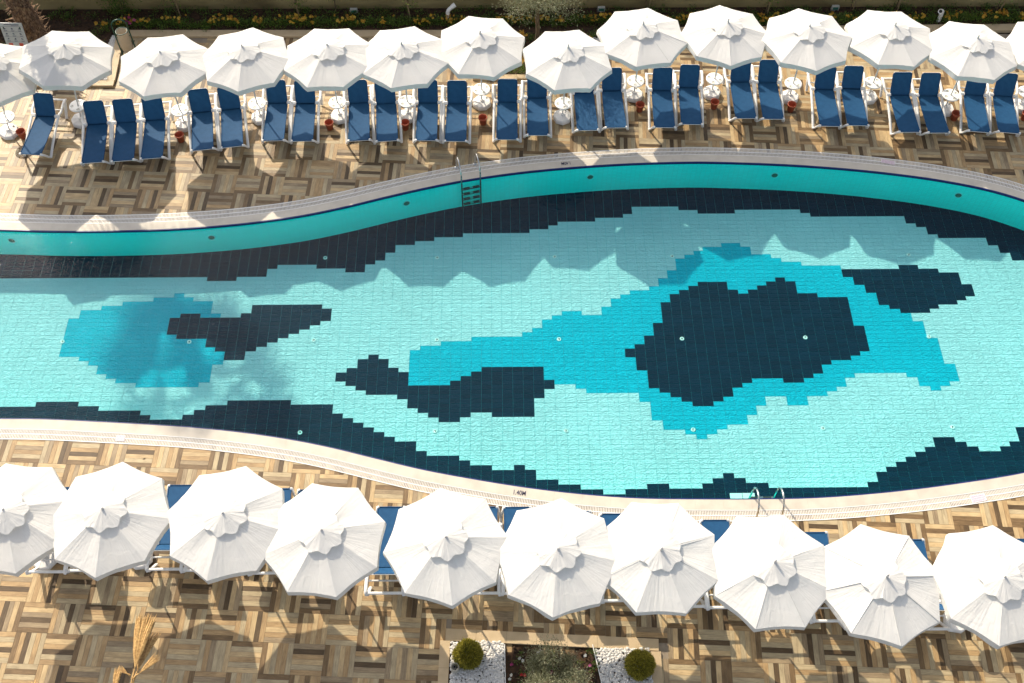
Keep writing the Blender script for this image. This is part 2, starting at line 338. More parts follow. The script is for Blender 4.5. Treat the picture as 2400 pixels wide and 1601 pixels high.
# resample evenly
def resample(P, step):
    L = [0]
    for a, b in zip(P[:-1], P[1:]): L.append(L[-1]+(b-a).length)
    n = int(L[-1]/step); res = []; k = 0
    for i in range(n+1):
        s = L[-1]*i/n
        while k < len(L)-2 and L[k+1] < s: k += 1
        t = (s-L[k])/max(1e-9, L[k+1]-L[k]); res.append(P[k].lerp(P[k+1], t))
    return res
OUT = resample(ring_full, .12)
NRM = []
for i in range(len(OUT)):
    a, b = OUT[max(0, i-2)], OUT[min(len(OUT)-1, i+2)]; t = (b-a).normalized(); NRM.append(Vector((-t.y, t.x)))
def off(d, i): return OUT[i]+NRM[i]*d
NO = len(OUT)
def inside_pool(x, y):
    c = False; j = NO-1
    for i in range(NO):
        a, b = OUT[i], OUT[j]
        if (a.y > y) != (b.y > y) and x < (b.x-a.x)*(y-a.y)/(b.y-a.y)+a.x: c = not c
        j = i
    return c
import bisect
def sdist(x, y):
    """signed distance to the outline (outside positive) and outward normal"""
    best = 1e9; bi = 0; p = Vector((x, y))
    for i in range(0, NO, 4):
        d = (OUT[i]-p).length_squared
        if d < best: best = d; bi = i
    for i in range(max(0, bi-4), min(NO, bi+5)):
        d = (OUT[i]-p).length_squared
        if d < best: best = d; bi = i
    return (p-OUT[bi]).dot(NRM[bi]), bi

# ---------------------------------------------------------------- ground and deck base
def strip(mb, d0, z0, d1, z1, mi=0, uv=False):
    vs = []; fs = []; uvs = []; L = 0
    for i in range(NO):
        a = off(d0, i); b = off(d1, i); vs += [(a.x, a.y, z0), (b.x, b.y, z1)]
    for i in range(NO-1):
        fs.append((2*i, 2*i+1, 2*i+3, 2*i+2)); l2 = L+(OUT[i+1]-OUT[i]).length
        uvs.append([(L, z0), (L, z1), (l2, z1), (l2, z0)]); L = l2
    mb.add(vs, fs, mi, False, uvs if uv else None)
def sheet_with_hole(rect, z, d):
    outer = [Vector((x, y, z)) for x, y in rect]
    hole = [Vector((*off(d, i), z)) for i in range(0, NO, 3)]
    tri = tessellate_polygon([outer, hole]); return outer+hole, [tuple(t) for t in tri]
g = MB(); vs, fs = sheet_with_hole([(-60, -40), (60, -40), (60, 80), (-60, 80)], -.10, .60); g.add(vs, fs)
ground = tag(g.obj('ground', 'soil'), 'bare earth under and around the pool terrace', None, None, 'structure')

# deck base slab
KERB_Y = 23.86
db = MB(); vs, fs = sheet_with_hole([(-24, 2), (26, 2), (26, 23.9), (-24, 23.9)], -.006, .30); db.add(vs, fs)
deck = tag(db.obj('pool_deck', 'grout'), 'parquet patterned wood look terrace around the pool', None, None, 'structure')

# zones of the deck that are not paved
def blocked(x, y):
    if -1.16 < x < 3.06 and y < 6.52-(x+1.25)*.062: return True
    if y > 21.95 and x < -10.72: return True
    if y > KERB_Y-.02: return True
    return False
BL = .615
SW = BL/6
plank_mesh = []
GAP = .0042
for k in range(6):
    mb = MB(); hx, hy = BL/2-.0025, SW/2-GAP/2
    v = [(-hx, -hy, 0), (hx, -hy, 0), (hx, hy, 0), (-hx, hy, 0), (-hx, -hy, -.008), (hx, -hy, -.008), (hx, hy, -.008), (-hx, hy, -.008)]
    uvq = [(0, 0), (BL, 0), (BL, SW), (0, SW)]
    mb.add(v, [(0, 1, 2, 3), (4, 5, 1, 0), (5, 6, 2, 1), (6, 7, 3, 2), (7, 4, 0, 3)], 0, False, [uvq]*5)
    plank_mesh.append(mb.mesh('plank', [PL[k]]))
def block_shades(rng):
    s = []
    for q in range(6):
        c = rng.choice([0, 0, 0, 1, 2, 2, 5, 1])
        if s and c == s[-1] and rng.random() < .75: c = rng.choice([k for k in (0, 1, 2, 5) if k != c])
        s.append(c)
    r = rng.random()
    if r < .42: s[0] = 3
    elif r < .68: s[5] = rng.choice([3, 3, 4])
    if rng.random() < .55: s[rng.choice([2, 2, 3, 4])] = 4
    if rng.random() < .22: s[rng.choice([1, 3, 4])] = 3
    return s
planks = []   # (dist key, cx, cy, angle, shade, clipped polygon or None)
def lay(rot_deg, ou, ov, region):
    a = R(rot_deg); ca, sa = math.cos(a), math.sin(a)
    rng = random.Random(11 if region == 'far' else 23)
    for i in range(-42, 44):
        for j in range(-4, 48):
            u0, v0 = (i+ou)*BL, (j+ov)*BL
            cx, cy = (u0+BL/2), (v0+BL/2); wx, wy = cx*ca-cy*sa, cx*sa+cy*ca
            if not (-20.5 < wx < 21 and 3.2 < wy < 24.4): continue
            mid = 14.2 if wx > -19 else 14.2
            if (region == 'far') != (wy > mid): continue
            sh = block_shades(rng); horiz = (i+j) % 2 == 0
            sd_, bi = sdist(wx, wy)
            if sd_ < -.3: continue
            for q in range(6):
                du, dv = (0, (q-2.5)*SW) if horiz else ((q-2.5)*SW, 0)
                px, py = cx+du, cy+dv; X, Y = px*ca-py*sa, px*sa+py*ca
                if blocked(X, Y): continue
                ang = a if horiz else a+PI/2
                ex = Vector((math.cos(ang), math.sin(ang))); ey = Vector((-ex.y, ex.x)); c = Vector((X, Y))
                hx, hy = BL/2-.0025, SW/2-GAP/2
                cor = [c+ex*sx*hx+ey*sy*hy for sx, sy in ((-1, -1), (1, -1), (1, 1), (-1, 1))]
                poly = None
                if sd_ < 1.3:
                    d2, b2 = sdist(X, Y); n = NRM[b2]; p0 = off(.40, b2)
                    ds = [(q_-p0).dot(n) for q_ in cor]
                    if max(ds) <= 0: continue
                    if min(ds) < 0:
                        poly = []
                        for k in range(4):
                            A, B, da, dbb = cor[k], cor[(k+1) % 4], ds[k], ds[(k+1) % 4]
                            if da >= 0: poly.append(A)
                            if (da >= 0) != (dbb >= 0): poly.append(A.lerp(B, da/(da-dbb)))
                planks.append((X, Y, ang, sh[q], poly, c, ex, ey))
lay(-3.3, .2592, -.3915, 'far')
lay(-2.95, -.1846, -.0300, 'near')
Minv = cam.matrix_world.inverted()
def inframe(x, y, z=0, m=.0):
    p = Minv @ Vector((x, y, z)); 
    return p.z < 0 and abs(p.x/-p.z) < (.485+m) and abs(p.y/-p.z) < (.3235+m)
single = sorted([p for p in planks if p[4] is None and inframe(p[0], p[1])], key=lambda p: (Vector((p[0], p[1], 0))-cam.location).length)[:300]
sid = set(id(p) for p in single)
for p in single:
    o = link('plank', plank_mesh[p[3]], deck); o.location = (p[0], p[1], random.uniform(-.0006, .0006)); o.rotation_euler = (0, 0, p[2])
mb = MB(); rng = random.Random(3)
for p in planks:
    if id(p) in sid: continue
    X, Y, ang, sh, poly, c, ex, ey = p
    hx, hy = BL/2-.0025, SW/2-GAP/2
    pts = poly or [c+ex*sx*hx+ey*sy*hy for sx, sy in ((-1, -1), (1, -1), (1, 1), (-1, 1))]
    n = len(pts); z = rng.uniform(-.0006, .0006); ou, ov = rng.uniform(0, 60), rng.uniform(0, 60)
    uv = [((q-c).dot(ex)+ou, (q-c).dot(ey)+ov) for q in pts]
    vs = [(q.x, q.y, z) for q in pts]+[(q.x, q.y, -.008) for q in pts]
    fs = [tuple(range(n))]+[(n+k, n+(k+1) % n, (k+1) % n, k) for k in range(n)]
    mb.add(vs, fs, sh, False, [uv]+[[uv[0]]*4]*n)
tag(mb.obj('planks', PL, deck), None, None, None, 'stuff')

# ---------------------------------------------------------------- coping, edge tile, grate
cb = MB(); strip(cb, .026, -.002, .26, -.002); strip(cb, .026, -.03, .026, -.002)
coping = tag(cb.obj('pool_coping', 'grout'), 'beige stone coping along the pool edge', None, None, 'structure')
# stones of about half a metre
seg = 5; i = 0
while i < NO-1:
    e = min(i+seg, NO-1); m2 = MB(); vs = []
    for k in range(i, e+1):
        f = 0
        a = off(.027, k); b = off(.262, k)
        if k == i and i: a = a.lerp(off(.027, k+1), .012); b = b.lerp(off(.262, k+1), .012)
        vs += [(a.x, a.y, .012), (b.x, b.y, .012), (a.x, a.y, -.03), (b.x, b.y, -.004)]
    n = e-i+1; fs = []
    for k in range(n-1):
        o_ = 4*k; fs += [(o_, o_+1, o_+5, o_+4), (o_+2, o_, o_+4, o_+6), (o_+1, o_+3, o_+7, o_+5)]
    fs += [(0, 2, 3, 1), (4*(n-1), 4*(n-1)+1, 4*(n-1)+3, 4*(n-1)+2)]
    m2.add(vs, fs); m2.obj('coping_stone', 'coping', coping); i = e
nb = MB(); strip(nb, .026, .010, 0, .010); strip(nb, 0, .010, 0, -.06)
tag(nb.obj('edge_tile_band', 'navy'), 'narrow navy blue tile line at the waterline', None, None, 'structure')
gb = MB(); strip(gb, .262, -.03, .525, -.03); strip(gb, .525, -.03, .525, .001)
gutter = tag(gb.obj('overflow_gutter', 'gutter'), 'overflow gutter behind the coping under white grates', None, None, 'structure')
sl = MB(); FINE = resample(ring_full, .034)
for i in range(1, len(FINE)-1):
    t = (FINE[i+1]-FINE[i-1]).normalized(); n = Vector((-t.y, t.x)); ang = math.atan2(n.y, n.x)
    for d in (.330, .456):
        c = FINE[i]+n*d; sl.box((c.x, c.y, -.001), (.116, .0195, .016), ang, 0, False)
tag(sl.obj('grate_slats', 'grate', gutter), None, None, None, 'stuff')
rb = MB()
for d in (.269, .393, .519):
    strip(rb, d-.009, .010, d+.009, .010); strip(rb, d-.009, -.01, d-.009, .010); strip(rb, d+.009, .010, d+.009, -.01)
rb.obj('grate_rail', 'plastic', gutter)

# ---------------------------------------------------------------- pool shell
wb = MB(); strip(wb, 0, -.055, 0, FLOOR_Z-.02, 0, True)
a, b = OUT[0], OUT[-1]
wb.add([(a.x, a.y, .01), (a.x, a.y, FLOOR_Z-.02), (b.x, b.y, FLOOR_Z-.02), (b.x, b.y, .01)], [(0, 1, 2, 3)])
tag(wb.obj('pool_wall', 'mosaic'), 'turquoise mosaic side wall of the pool', None, None, 'structure')
fb = MB(); vs = [Vector((p.x, p.y, FLOOR_Z-.004)) for p in OUT[::3]]; fb.add(vs, [tuple(t) for t in tessellate_polygon([vs])])
pfloor = tag(fb.obj('pool_floor', 't_grout'), 'tiled pool floor with petrol, cyan and aqua shapes', None, None, 'structure')
NORTH = [[-64,130],[-31,130],[-31,129],[-28,129],[-28,130],[-25,130],[-25,132],[-24,132],[-24,133],[-20,133],[-20,132],[-17,132],[-17,131],[-15,131],[-15,133],[-14,133],[-14,134],[-13,134],[-13,136],[-12,136],[-12,138],[-10,138],[-10,139],[-8,139],[-8,140],[-5,140],[-5,141],[2,141],[2,142],[4,142],[4,143],[5,143],[5,144],[9,144],[9,145],[12,145],[12,146],[13,146],[13,148],[18,148],[18,147],[20,147],[20,146],[24,146],[24,147],[31,147],[31,146],[32,146],[32,145],[42,145],[42,143],[43,143],[43,142],[44,142],[44,140],[45,140],[45,139],[50,139],[50,137],[51,137],[51,135],[52,135],[52,133],[54,133],[54,130],[56,130],[56,126],[58,126],[58,120],[66,120]]
SOUTH = [[-64,100],[-45,100],[-45,101],[-41,101],[-41,100],[-39,100],[-39,99],[-35,99],[-35,98],[-34,98],[-34,97],[-31,97],[-31,98],[-30,98],[-30,99],[-29,99],[-29,100],[-27,100],[-27,101],[-21,101],[-21,100],[-17,100],[-17,98],[-16,98],[-16,97],[-15,97],[-15,96],[-14,96],[-14,95],[-13,95],[-13,94],[-12,94],[-12,93],[-11,93],[-11,92],[-9,92],[-9,90],[-8,90],[-8,89],[-5,89],[-5,88],[-4,88],[-4,87],[-2,87],[-2,86],[0,86],[0,87],[1,87],[1,86],[2,86],[2,84],[4,84],[4,83],[6,83],[6,82],[8,82],[8,81],[10,81],[10,82],[12,82],[12,83],[14,83],[14,82],[17,82],[17,83],[18,83],[18,84],[19,84],[19,85],[20,85],[20,84],[21,84],[21,83],[23,83],[23,82],[32,82],[32,83],[33,83],[33,85],[34,85],[34,86],[35,86],[35,87],[36,87],[36,88],[37,88],[37,89],[38,89],[38,90],[39,90],[39,92],[41,92],[41,91],[42,91],[42,90],[43,90],[43,89],[45,89],[45,90],[46,90],[46,91],[47,91],[47,94],[49,94],[49,97],[52,97],[52,99],[66,99]]
BLUE1 = [[-34,126],[-33,126],[-33,125],[-32,125],[-32,124],[-30,124],[-30,121],[-29,121],[-29,120],[-31,120],[-32,118],[-33,116],[-33,115],[-30,115],[-30,113],[-29,113],[-29,112],[-28,112],[-28,109],[-29,109],[-29,105],[-30,105],[-30,104],[-36,104],[-36,105],[-38,105],[-38,106],[-39,106],[-39,107],[-40,107],[-40,109],[-41,109],[-41,110],[-42,110],[-42,111],[-44,111],[-44,120],[-43,120],[-43,122],[-41,122],[-41,123],[-39,123],[-39,124],[-36,124],[-36,125],[-34,125]]
BLUE2 = [[-10,112],[-9,112],[-9,113],[-7,113],[-7,114],[-4,114],[-4,115],[1,115],[1,116],[2,116],[2,117],[3,117],[3,119],[4,119],[4,120],[5,120],[5,121],[7,121],[7,120],[9,120],[9,122],[10,122],[10,124],[11,124],[11,125],[12,125],[12,126],[14,126],[14,127],[15,127],[15,129],[16,129],[16,131],[17,131],[17,134],[18,134],[18,135],[19,135],[19,136],[20,136],[20,137],[22,137],[22,138],[24,138],[24,137],[25,137],[25,135],[27,135],[27,134],[28,134],[28,133],[30,133],[30,132],[34,132],[34,129],[35,129],[35,127],[36,127],[36,125],[37,125],[37,122],[38,122],[38,121],[39,121],[39,120],[40,120],[40,118],[41,118],[41,114],[42,114],[42,108],[43,108],[43,104],[42,104],[42,103],[41,103],[41,102],[40,102],[40,103],[39,103],[39,105],[38,105],[38,106],[33,106],[33,105],[32,105],[32,103],[31,103],[31,102],[30,102],[30,101],[28,101],[28,99],[26,99],[26,101],[24,101],[24,99],[23,99],[23,97],[22,97],[22,95],[20,95],[20,94],[19,94],[19,93],[18,93],[18,92],[17,92],[17,93],[16,93],[16,94],[14,94],[14,96],[13,96],[13,100],[12,100],[12,102],[7,102],[7,103],[6,103],[6,104],[4,104],[3,106],[3,108],[-3,108],[-3,107],[-4,107],[-4,106],[-5,106],[-5,105],[-6,105],[-6,104],[-10,104]]
FISH = [[[-34,120],[-33,120],[-33,121],[-31,121],[-31,120],[-27,120],[-27,121],[-26,121],[-26,123],[-19,123],[-19,122],[-18,122],[-18,119],[-19,119],[-19,118],[-20,118],[-20,117],[-21,117],[-21,116],[-22,116],[-22,115],[-23,115],[-23,114],[-24,114],[-24,113],[-25,113],[-25,112],[-26,112],[-26,110],[-28,110],[-28,112],[-29,112],[-29,113],[-30,113],[-30,115],[-33,115],[-33,116],[-34,116]],
[[-17,107],[-16,107],[-16,108],[-15,108],[-15,110],[-14,110],[-14,111],[-13,111],[-13,110],[-12,110],[-12,108],[-11,108],[-11,107],[-10,107],[-10,104],[-6,104],[-6,105],[-5,105],[-5,106],[-4,106],[-4,107],[-3,107],[-3,108],[3,108],[3,105],[4,105],[4,103],[3,103],[3,101],[2,101],[2,97],[-2,97],[-2,98],[-4,98],[-4,97],[-5,97],[-5,96],[-7,96],[-7,97],[-8,97],[-8,98],[-9,98],[-9,99],[-10,99],[-10,101],[-11,101],[-11,102],[-14,102],[-14,103],[-15,103],[-15,104],[-16,104],[-16,105],[-17,105]],
[[16,125],[17,125],[17,126],[18,126],[18,127],[19,127],[19,128],[22,128],[22,126],[23,126],[23,125],[24,125],[24,126],[25,126],[25,127],[26,127],[26,128],[27,128],[27,129],[28,129],[28,128],[29,128],[29,125],[31,125],[31,124],[34,124],[34,117],[35,117],[35,111],[34,111],[34,110],[33,110],[33,109],[31,109],[31,108],[30,108],[30,106],[29,106],[29,105],[28,105],[28,104],[26,104],[26,105],[23,105],[23,104],[22,104],[22,103],[21,103],[21,101],[20,101],[20,100],[19,100],[19,99],[17,99],[17,100],[16,100],[16,101],[15,101],[15,102],[14,102],[14,103],[13,103],[13,107],[12,107],[12,110],[11,110],[11,112],[12,112],[12,113],[13,113],[13,115],[14,115],[14,118],[15,118],[15,123],[16,123]],
[[34,131],[40,131],[40,132],[42,132],[42,131],[44,131],[44,130],[46,130],[46,127],[47,127],[47,124],[46,124],[46,123],[45,123],[45,122],[43,122],[43,121],[42,121],[42,120],[39,120],[39,121],[38,121],[38,122],[37,122],[37,125],[36,125],[36,127],[35,127],[35,129],[34,129]]]
def pip(P, x, y):
    c = False; j = len(P)-1
    for i in range(len(P)):
        (ax, ay), (bx, by) = P[i], P[j]
        if (ay > y) != (by > y) and x < (bx-ax)*(y-ay)/(by-ay)+ax: c = not c
        j = i
    return c
def stepv(P, x):
    for (ax, ay), (bx, by) in zip(P[:-1], P[1:]):
        if ax <= x < bx: return ay
    return P[-1][1]
def tcol(i, j):
    x, y = i+.5, j+.5
    if y > stepv(NORTH, x) or y < stepv(SOUTH, x): return 2
    if any(pip(f, x, y) for f in FISH): return 2
    if pip(BLUE1, x, y) or pip(BLUE2, x, y): return 1
    return 0
JT = .006
tmeshes = []
for k, nm in enumerate(('t_light', 't_mid', 't_dark')):
    m2 = MB(); m2.box((0, 0, 0), (TX-JT, TY-JT*1.2, .008), 0, 0, False); tmeshes.append(m2.mesh('tile', [nm]))
tiles = []
for i in range(-74, 66):
    for j in range(74, 156):
        x, y = OX+(i+.5)*TX, OY+(j+.5)*TY
        d, _ = sdist(x, y)
        if d > .16: continue
        tiles.append((x, y, tcol(i, j)))
ts = sorted([t for t in tiles if inframe(t[0], t[1], FLOOR_Z, -.01) and sdist(t[0], t[1])[0] < -.9], key=lambda t: (Vector((t[0], t[1], FLOOR_Z))-cam.location).length)[:300]
tset = set(ts)
for t in ts:
    o = link('tile', tmeshes[t[2]], pfloor); o.location = (t[0], t[1], FLOOR_Z)
mb = MB(); rng = random.Random(5)
for t in tiles:
    if t in tset: continue
    mb.box((t[0], t[1], FLOOR_Z+rng.uniform(-.0004, .0004)), (TX-JT, TY-JT*1.2, .008), 0, t[2], False)
tag(mb.obj('tiles', ['t_light', 't_mid', 't_dark'], pfloor), None, None, None, 'stuff')
wm = MB(); vs = [Vector((p.x, p.y, WL)) for p in OUT[::2]]; tri = [tuple(t) for t in tessellate_polygon([vs])]
fixed = []
for t in tri:
    A, B, C_ = (vs[k] for k in t)
    fixed.append(t if (B-A).cross(C_-A).z > 0 else (t[0], t[2], t[1]))
wm.add(vs, fixed); tag(wm.obj('pool_water', 'water'), 'clear rippled pool water', None, None, 'structure')

# wall lights
WLX = [(-12.36, 'at the left edge of the photo'), (-7.3, 'below the four far left loungers'), (-2.44, 'left of the far ladder'), (2.42, 'below the far depth mark'), (7.31, 'right of the far depth mark'), (12.13, 'at the right end of the far wall')]
first = None
for x, where in WLX:
    bi = min(range(NO//2+20), key=lambda k: abs(OUT[k].x-x)); p = OUT[bi]; n = NRM[bi]
    ang = math.atan2(n.y, n.x)
    lb = 'round underwater lamp in the turquoise wall, '+where
    if first is None:
        first = thing('pool_lamp', lb, 'pool lamp', group='lamps in the far pool wall')
        m2 = MB(); m2.lathe([(.078, 0), (.08, .02), (.098, .02), (.105, 0)], 24); part(m2, 'ring', 'ringteal', first)
        m2 = MB(); m2.lathe([(.080, .012), (.04, .016), (.001, .017)], 24); part(m2, 'lens', 'lens', first); o = first
    else: o = copy_tree(first, (0, 0, 0), 0, lb)
    o.location = (p.x, p.y, -.40); q = Vector((-n.x, -n.y, 0)).to_track_quat('Z', 'Y'); o.rotation_euler = q.to_euler()
# floor inlets on their grid
first = None
INL = [(-10.70, 14.14, 'on the left edge of the left cyan patch'), (-7.60, 14.11, 'right of the middle of the left cyan patch'), (-4.56, 14.13, 'in the aqua field right of the first petrol shape'), (-1.54, 14.12, 'just left of the top of the large cyan patch'), (1.46, 14.11, 'in the left arm of the large cyan patch'), (4.49, 14.1, 'in the left half of the big petrol shape'), (7.54, 14.11, 'in the right half of the big petrol shape'), (10.6, 14.11, 'on the right edge of the large cyan patch'),
       (-4.49, 16.67, 'in the far petrol band'), (-1.6, 16.65, 'in the shaded aqua under the far ladder'), (1.44, 16.66, 'in the shaded aqua below the far depth mark'), (4.49, 16.65, 'just left of the top corner of the large cyan patch'), (10.65, 16.65, 'above the right petrol shape'), (-4.65, 11.58, 'in the near left petrol band'), (-1.52, 11.58, 'below the middle petrol shape'), (1.53, 11.57, 'in the near aqua left of the cyan tip'), (4.5, 11.57, 'in the bottom tip of the large cyan patch'), (7.54, 11.58, 'in the near aqua right of the cyan tip'), (10.58, 11.58, 'above the near right petrol steps')]
for x, y, where in INL:
    lb = 'small round floor inlet '+where
    if first is None:
        first = thing('floor_inlet', lb, 'pool inlet', group='round inlets in the pool floor')
        m2 = MB(); m2.lathe([(.055, .004), (.052, .016), (.030, .018), (.028, .008)], 20); part(m2, 'ring', 'inlet', first)
        m2 = MB(); m2.lathe([(.030, .008), (.016, .008), (.014, .016), (.001, .017)], 16); part(m2, 'nozzle', 'steel', first); o = first
    else: o = copy_tree(first, (0, 0, 0), 0, lb)
    o.location = (x, y, FLOOR_Z)

# ---------------------------------------------------------------- ladders
def ladder(x0, y0, nx, ny, wdt, label):
    """x0,y0: middle on the pool edge; (nx,ny) outward"""
    t = thing('pool_ladder', label, 'pool ladder', (x0, y0, 0), math.atan2(ny, nx)-PI/2)
    for s in (-1, 1):
        m2 = MB(); pts = []
        x = s*wdt/2
        prof = [(.62, .0), (.60, .28), (.52, .47), (.38, .58), (.20, .60), (.02, .52), (-.09, .36), (-.115, .15), (-.115, -.1), (-.115, -.9)]
        pr = [Vector((a, b)) for a, b in prof]; pr = catmull([(a, b) for a, b in prof], .05)
        m2.tube([(x, q.x*.82, q.y) for q in pr], .021, 10); part(m2, 'handrail', 'steel', t)
        m2 = MB(); m2.lathe([(.06, 0), (.055, .012), (.022, .02)], 16, (x, .62*.82, .012)); part(m2, 'flange', 'steel', t)
    for z in (-.20, -.40, -.60, -.80):
        m2 = MB(); m2.box((0, -.095, z), (wdt, .075, .02)); o = part(m2, 'step', 'steel', t)
        m3 = MB()
        for s in (-.30, .30): m3.box((s*wdt*.85, -.095, z+.012), (wdt*.34, .07, .012))
        q = part(m3, 'tread', 'tread', o)
    return t
ladder(-.735, 18.42, -.24, .97, .50, 'steel pool ladder with four steps at the far edge')
ladder(5.63, 9.37, 0, -1, .52, 'steel pool ladder at the near edge behind the parasols')
# pale patch tiles under the near ladder
for k, x in enumerate((5.27, 5.545)):
    m2 = MB(); m2.box((0, 0, 0), (.262, .15, .012)); o = m2.obj('step_tile', 'inlet')
    o.location = (x-.15, 9.56, -.30)
    tag(o, 'pale mint step plate under water at the near ladder, %s one' % ('left' if k == 0 else 'right'), 'step plate', 'step plates beside the near ladder')

# ---------------------------------------------------------------- depth marks and prints
def text(body, loc, rz, h, mat, label, sx=.75):
    cu = bpy.data.curves.new('depth_mark', 'FONT'); cu.body = body; cu.size = h*1.4; cu.extrude = .0012; cu.offset = h*.015
    cu.align_x = 'CENTER'; cu.align_y = 'CENTER'
    tmp = bpy.data.objects.new('tmp', cu); COL.objects.link(tmp)
    me = bpy.data.meshes.new_from_object(tmp.evaluated_get(bpy.context.evaluated_depsgraph_get())); bpy.data.objects.remove(tmp)
    me.materials.clear(); me.materials.append(MAT[mat])
    o = link('depth_mark', me); o.location = loc; o.rotation_euler = (0, 0, rz); o.scale = (sx, 1, 1)
    return tag(o, label, 'depth mark')
text('1.40M', (.40, 9.54, .0145), R(-8), .11, 'navyink', 'navy painted 1.40M on the near coping')
text('1.40M', (1.78, 18.97, .0145), PI+R(6), .10, 'navyink', 'navy painted 1.40M upside down on the far coping')
def print_(loc, rz, w_, h_, label):
    t = thing('grate_print', label, 'printed sticker', loc, rz, 'pink printed grate stickers')
    m2 = MB(); m2.box((0, 0, 0), (w_, h_, .002)); part(m2, 'sheet', 'pink', t)
    m2 = MB(); rg = random.Random(int(w_*100))
    for r_ in range(3):
        x = -w_*.44
        while x < w_*.40:
            l = rg.uniform(.012, .03); hh = h_*rg.uniform(.10, .2); m2.box((x+l/2, (1-r_)*h_*.28+rg.uniform(-.004, .004), .0016), (l, hh, .0012)); x += l+.008
    part(m2, 'print', 'pinkink', t)
print_((10.28, 18.96, .013), R(-15), .36, .13, 'pale pink print on the far grate near the right')
print_((-8.38, 10.94, .013), R(-4), .20, .14, 'pale pink print on the near left grate')
print_((10.24, 9.33, .013), R(11), .34, .17, 'pale pink print on the near right grate')

# ---------------------------------------------------------------- parasols
def canopy_meshes(seed):
    rg = random.Random(seed); ZA, ZR, RR = 2.49, 2.10, 1.18
    NA, NRr = 10, 12
    A = MB(); vs = []; fs = []; uvs = []
    droop = [rg.uniform(.010, .030) for _ in range(8)]; offs = rg.uniform(0, 50)
    def surf(k, a, t):
        th = (k+a)*PI/4; f = math.cos(PI/8)/math.cos(a*PI/4-PI/8)
        edge = 1-.030*math.sin(PI*a)*t
        r = RR*t*f*edge
        z = ZA-(ZA-ZR)*t**.94
        s = math.sin(PI*a)
        z -= droop[k % 8]*s*math.sin(PI*min(1, t*1.05))
        # fold lines running along the ribs
        z += .0075*noise.noise(Vector(((k+a)*9.0+offs, t*1.4, seed)))*min(1, t*3)
        z += .006*noise.noise(Vector((r*math.cos(th)*3+offs, r*math.sin(th)*3, seed)))*t
        return Vector((r*math.cos(th), r*math.sin(th), z))
    N = 8*NA
    for i in range(NRr+1):
        for k in range(8):
            for a in range(NA): vs.append(surf(k, a/NA, i/NRr))
    for i in range(NRr):
        for j in range(N):
            fs.append((i*N+j, (i+1)*N+j, (i+1)*N+(j+1) % N, i*N+(j+1) % N))
            u0, u1 = j/NA, (j+1)/NA; uvs.append([(u0, i/NRr), (u0, (i+1)/NRr), (u1, (i+1)/NRr), (u1, i/NRr)])
    A.add(vs, fs, 0, True, uvs)
    # keep creases along the ribs
    V = MB(); vs = []; fs = []; uvs = []
    for i in range(5):
        for k in range(8):
            for a in range(NA):
                p = surf(k, a/NA, 1.0); th = math.atan2(p.y, p.x); rr = math.hypot(p.x, p.y)
                q = i/4; out = 1+q*.012+.018*q*noise.noise(Vector(((k+a/NA)*2.6+offs, q, 3+seed)))
                z = p.z-.13*q*(1+.10*noise.noise(Vector(((k+a/NA)*1.7, 5, seed))))
                vs.append((rr*out*math.cos(th), rr*out*math.sin(th), z))
    for i in range(4):
        for j in range(N):
            fs.append((i*N+j, (i+1)*N+j, (i+1)*N+(j+1) % N, i*N+(j+1) % N)); u0, u1 = j/NA, (j+1)/NA
            uvs.append([(u0, 1+i*.04), (u0, 1.04+i*.04), (u1, 1.04+i*.04), (u1, 1+i*.04)])
    V.add(vs, fs, 0, True, uvs)
    # vent cap with a wavy free edge
    C = MB(); vs = []; fs = []; uvs = []; n = 128; RC = .43
    ph = [rg.uniform(-.5, .5) for _ in range(8)]
    for i in range(8):
        t = i/7
        for j in range(n):
            a = j/n*8; k = int(a); fr_ = a-k; th = a*PI/4
            sc = math.sin(PI*fr_)                     # 0 at ribs, 1 mid gore
            r = RC*t*(1.0-.13*sc*t+.022*math.sin(3*PI*fr_+ph[k])*t) if t > .01 else .0001
            z = ZA+.010-(.39/1.18)*r*1.0
            z += t*t*(.008*sc+.006*math.sin(4*PI*fr_+ph[k]*3)*sc)+.006*t*noise.noise(Vector((a*3.1, t*1.3, seed+9)))+.005*t*noise.noise(Vector((a*9, t*2, seed+2)))
            vs.append((r*math.cos(th), r*math.sin(th), z))
    for i in range(7):
        for j in range(n):
            fs.append((i*n+j, (i+1)*n+j, (i+1)*n+(j+1) % n, i*n+(j+1) % n)); u0, u1 = j/n*8, (j+1)/n*8
            uvs.append([(u0, i*.08), (u0, (i+1)*.08), (u1, (i+1)*.08), (u1, i*.08)])
    C.add(vs, fs, 0, True, uvs)
    mA = A.mesh('canopy', ['canvas'])
    # sharp creases on rib lines
    at = mA.attributes.new('sharp_edge', 'BOOLEAN', 'EDGE'); NA8 = N
    dat = [False]*len(mA.edges)
    for e in mA.edges:
        i0, i1 = e.vertices; 
        if i0 % N % NA == 0 and i1 % N == i0 % N: dat[e.index] = True
    at.data.foreach_set('value', dat)
    return mA, V.mesh('valance', ['canvas']), C.mesh('vent_cap', ['canvas'])
CAN = [canopy_meshes(s) for s in range(4)]
mb = MB(); mb.tube([(0, 0, .05), (0, 0, 2.46)], .0195, 12); m_pole = mb.mesh('pole', ['pole'])
mb = MB(); mb.tube([(0, 0, 2.47), (0, 0, 2.52), (0, 0, 2.555), (0, 0, 2.575)], [.032, .024, .022, .012], 10); m_fin = mb.mesh('finial', ['pole'])
mb = MB()
for k in range(8):
    th = k*PI/4; c, s = math.cos(th), math.sin(th)
    mb.tube([(c*.04, s*.04, 2.42), (c*1.15, s*1.15, 2.075)], .007, 5); mb.tube([(c*.04, s*.04, 1.95), (c*.6, s*.6, 2.235)], .006, 5)
m_rib = mb.mesh('ribs', ['pole'])
mb = MB(); n = 8
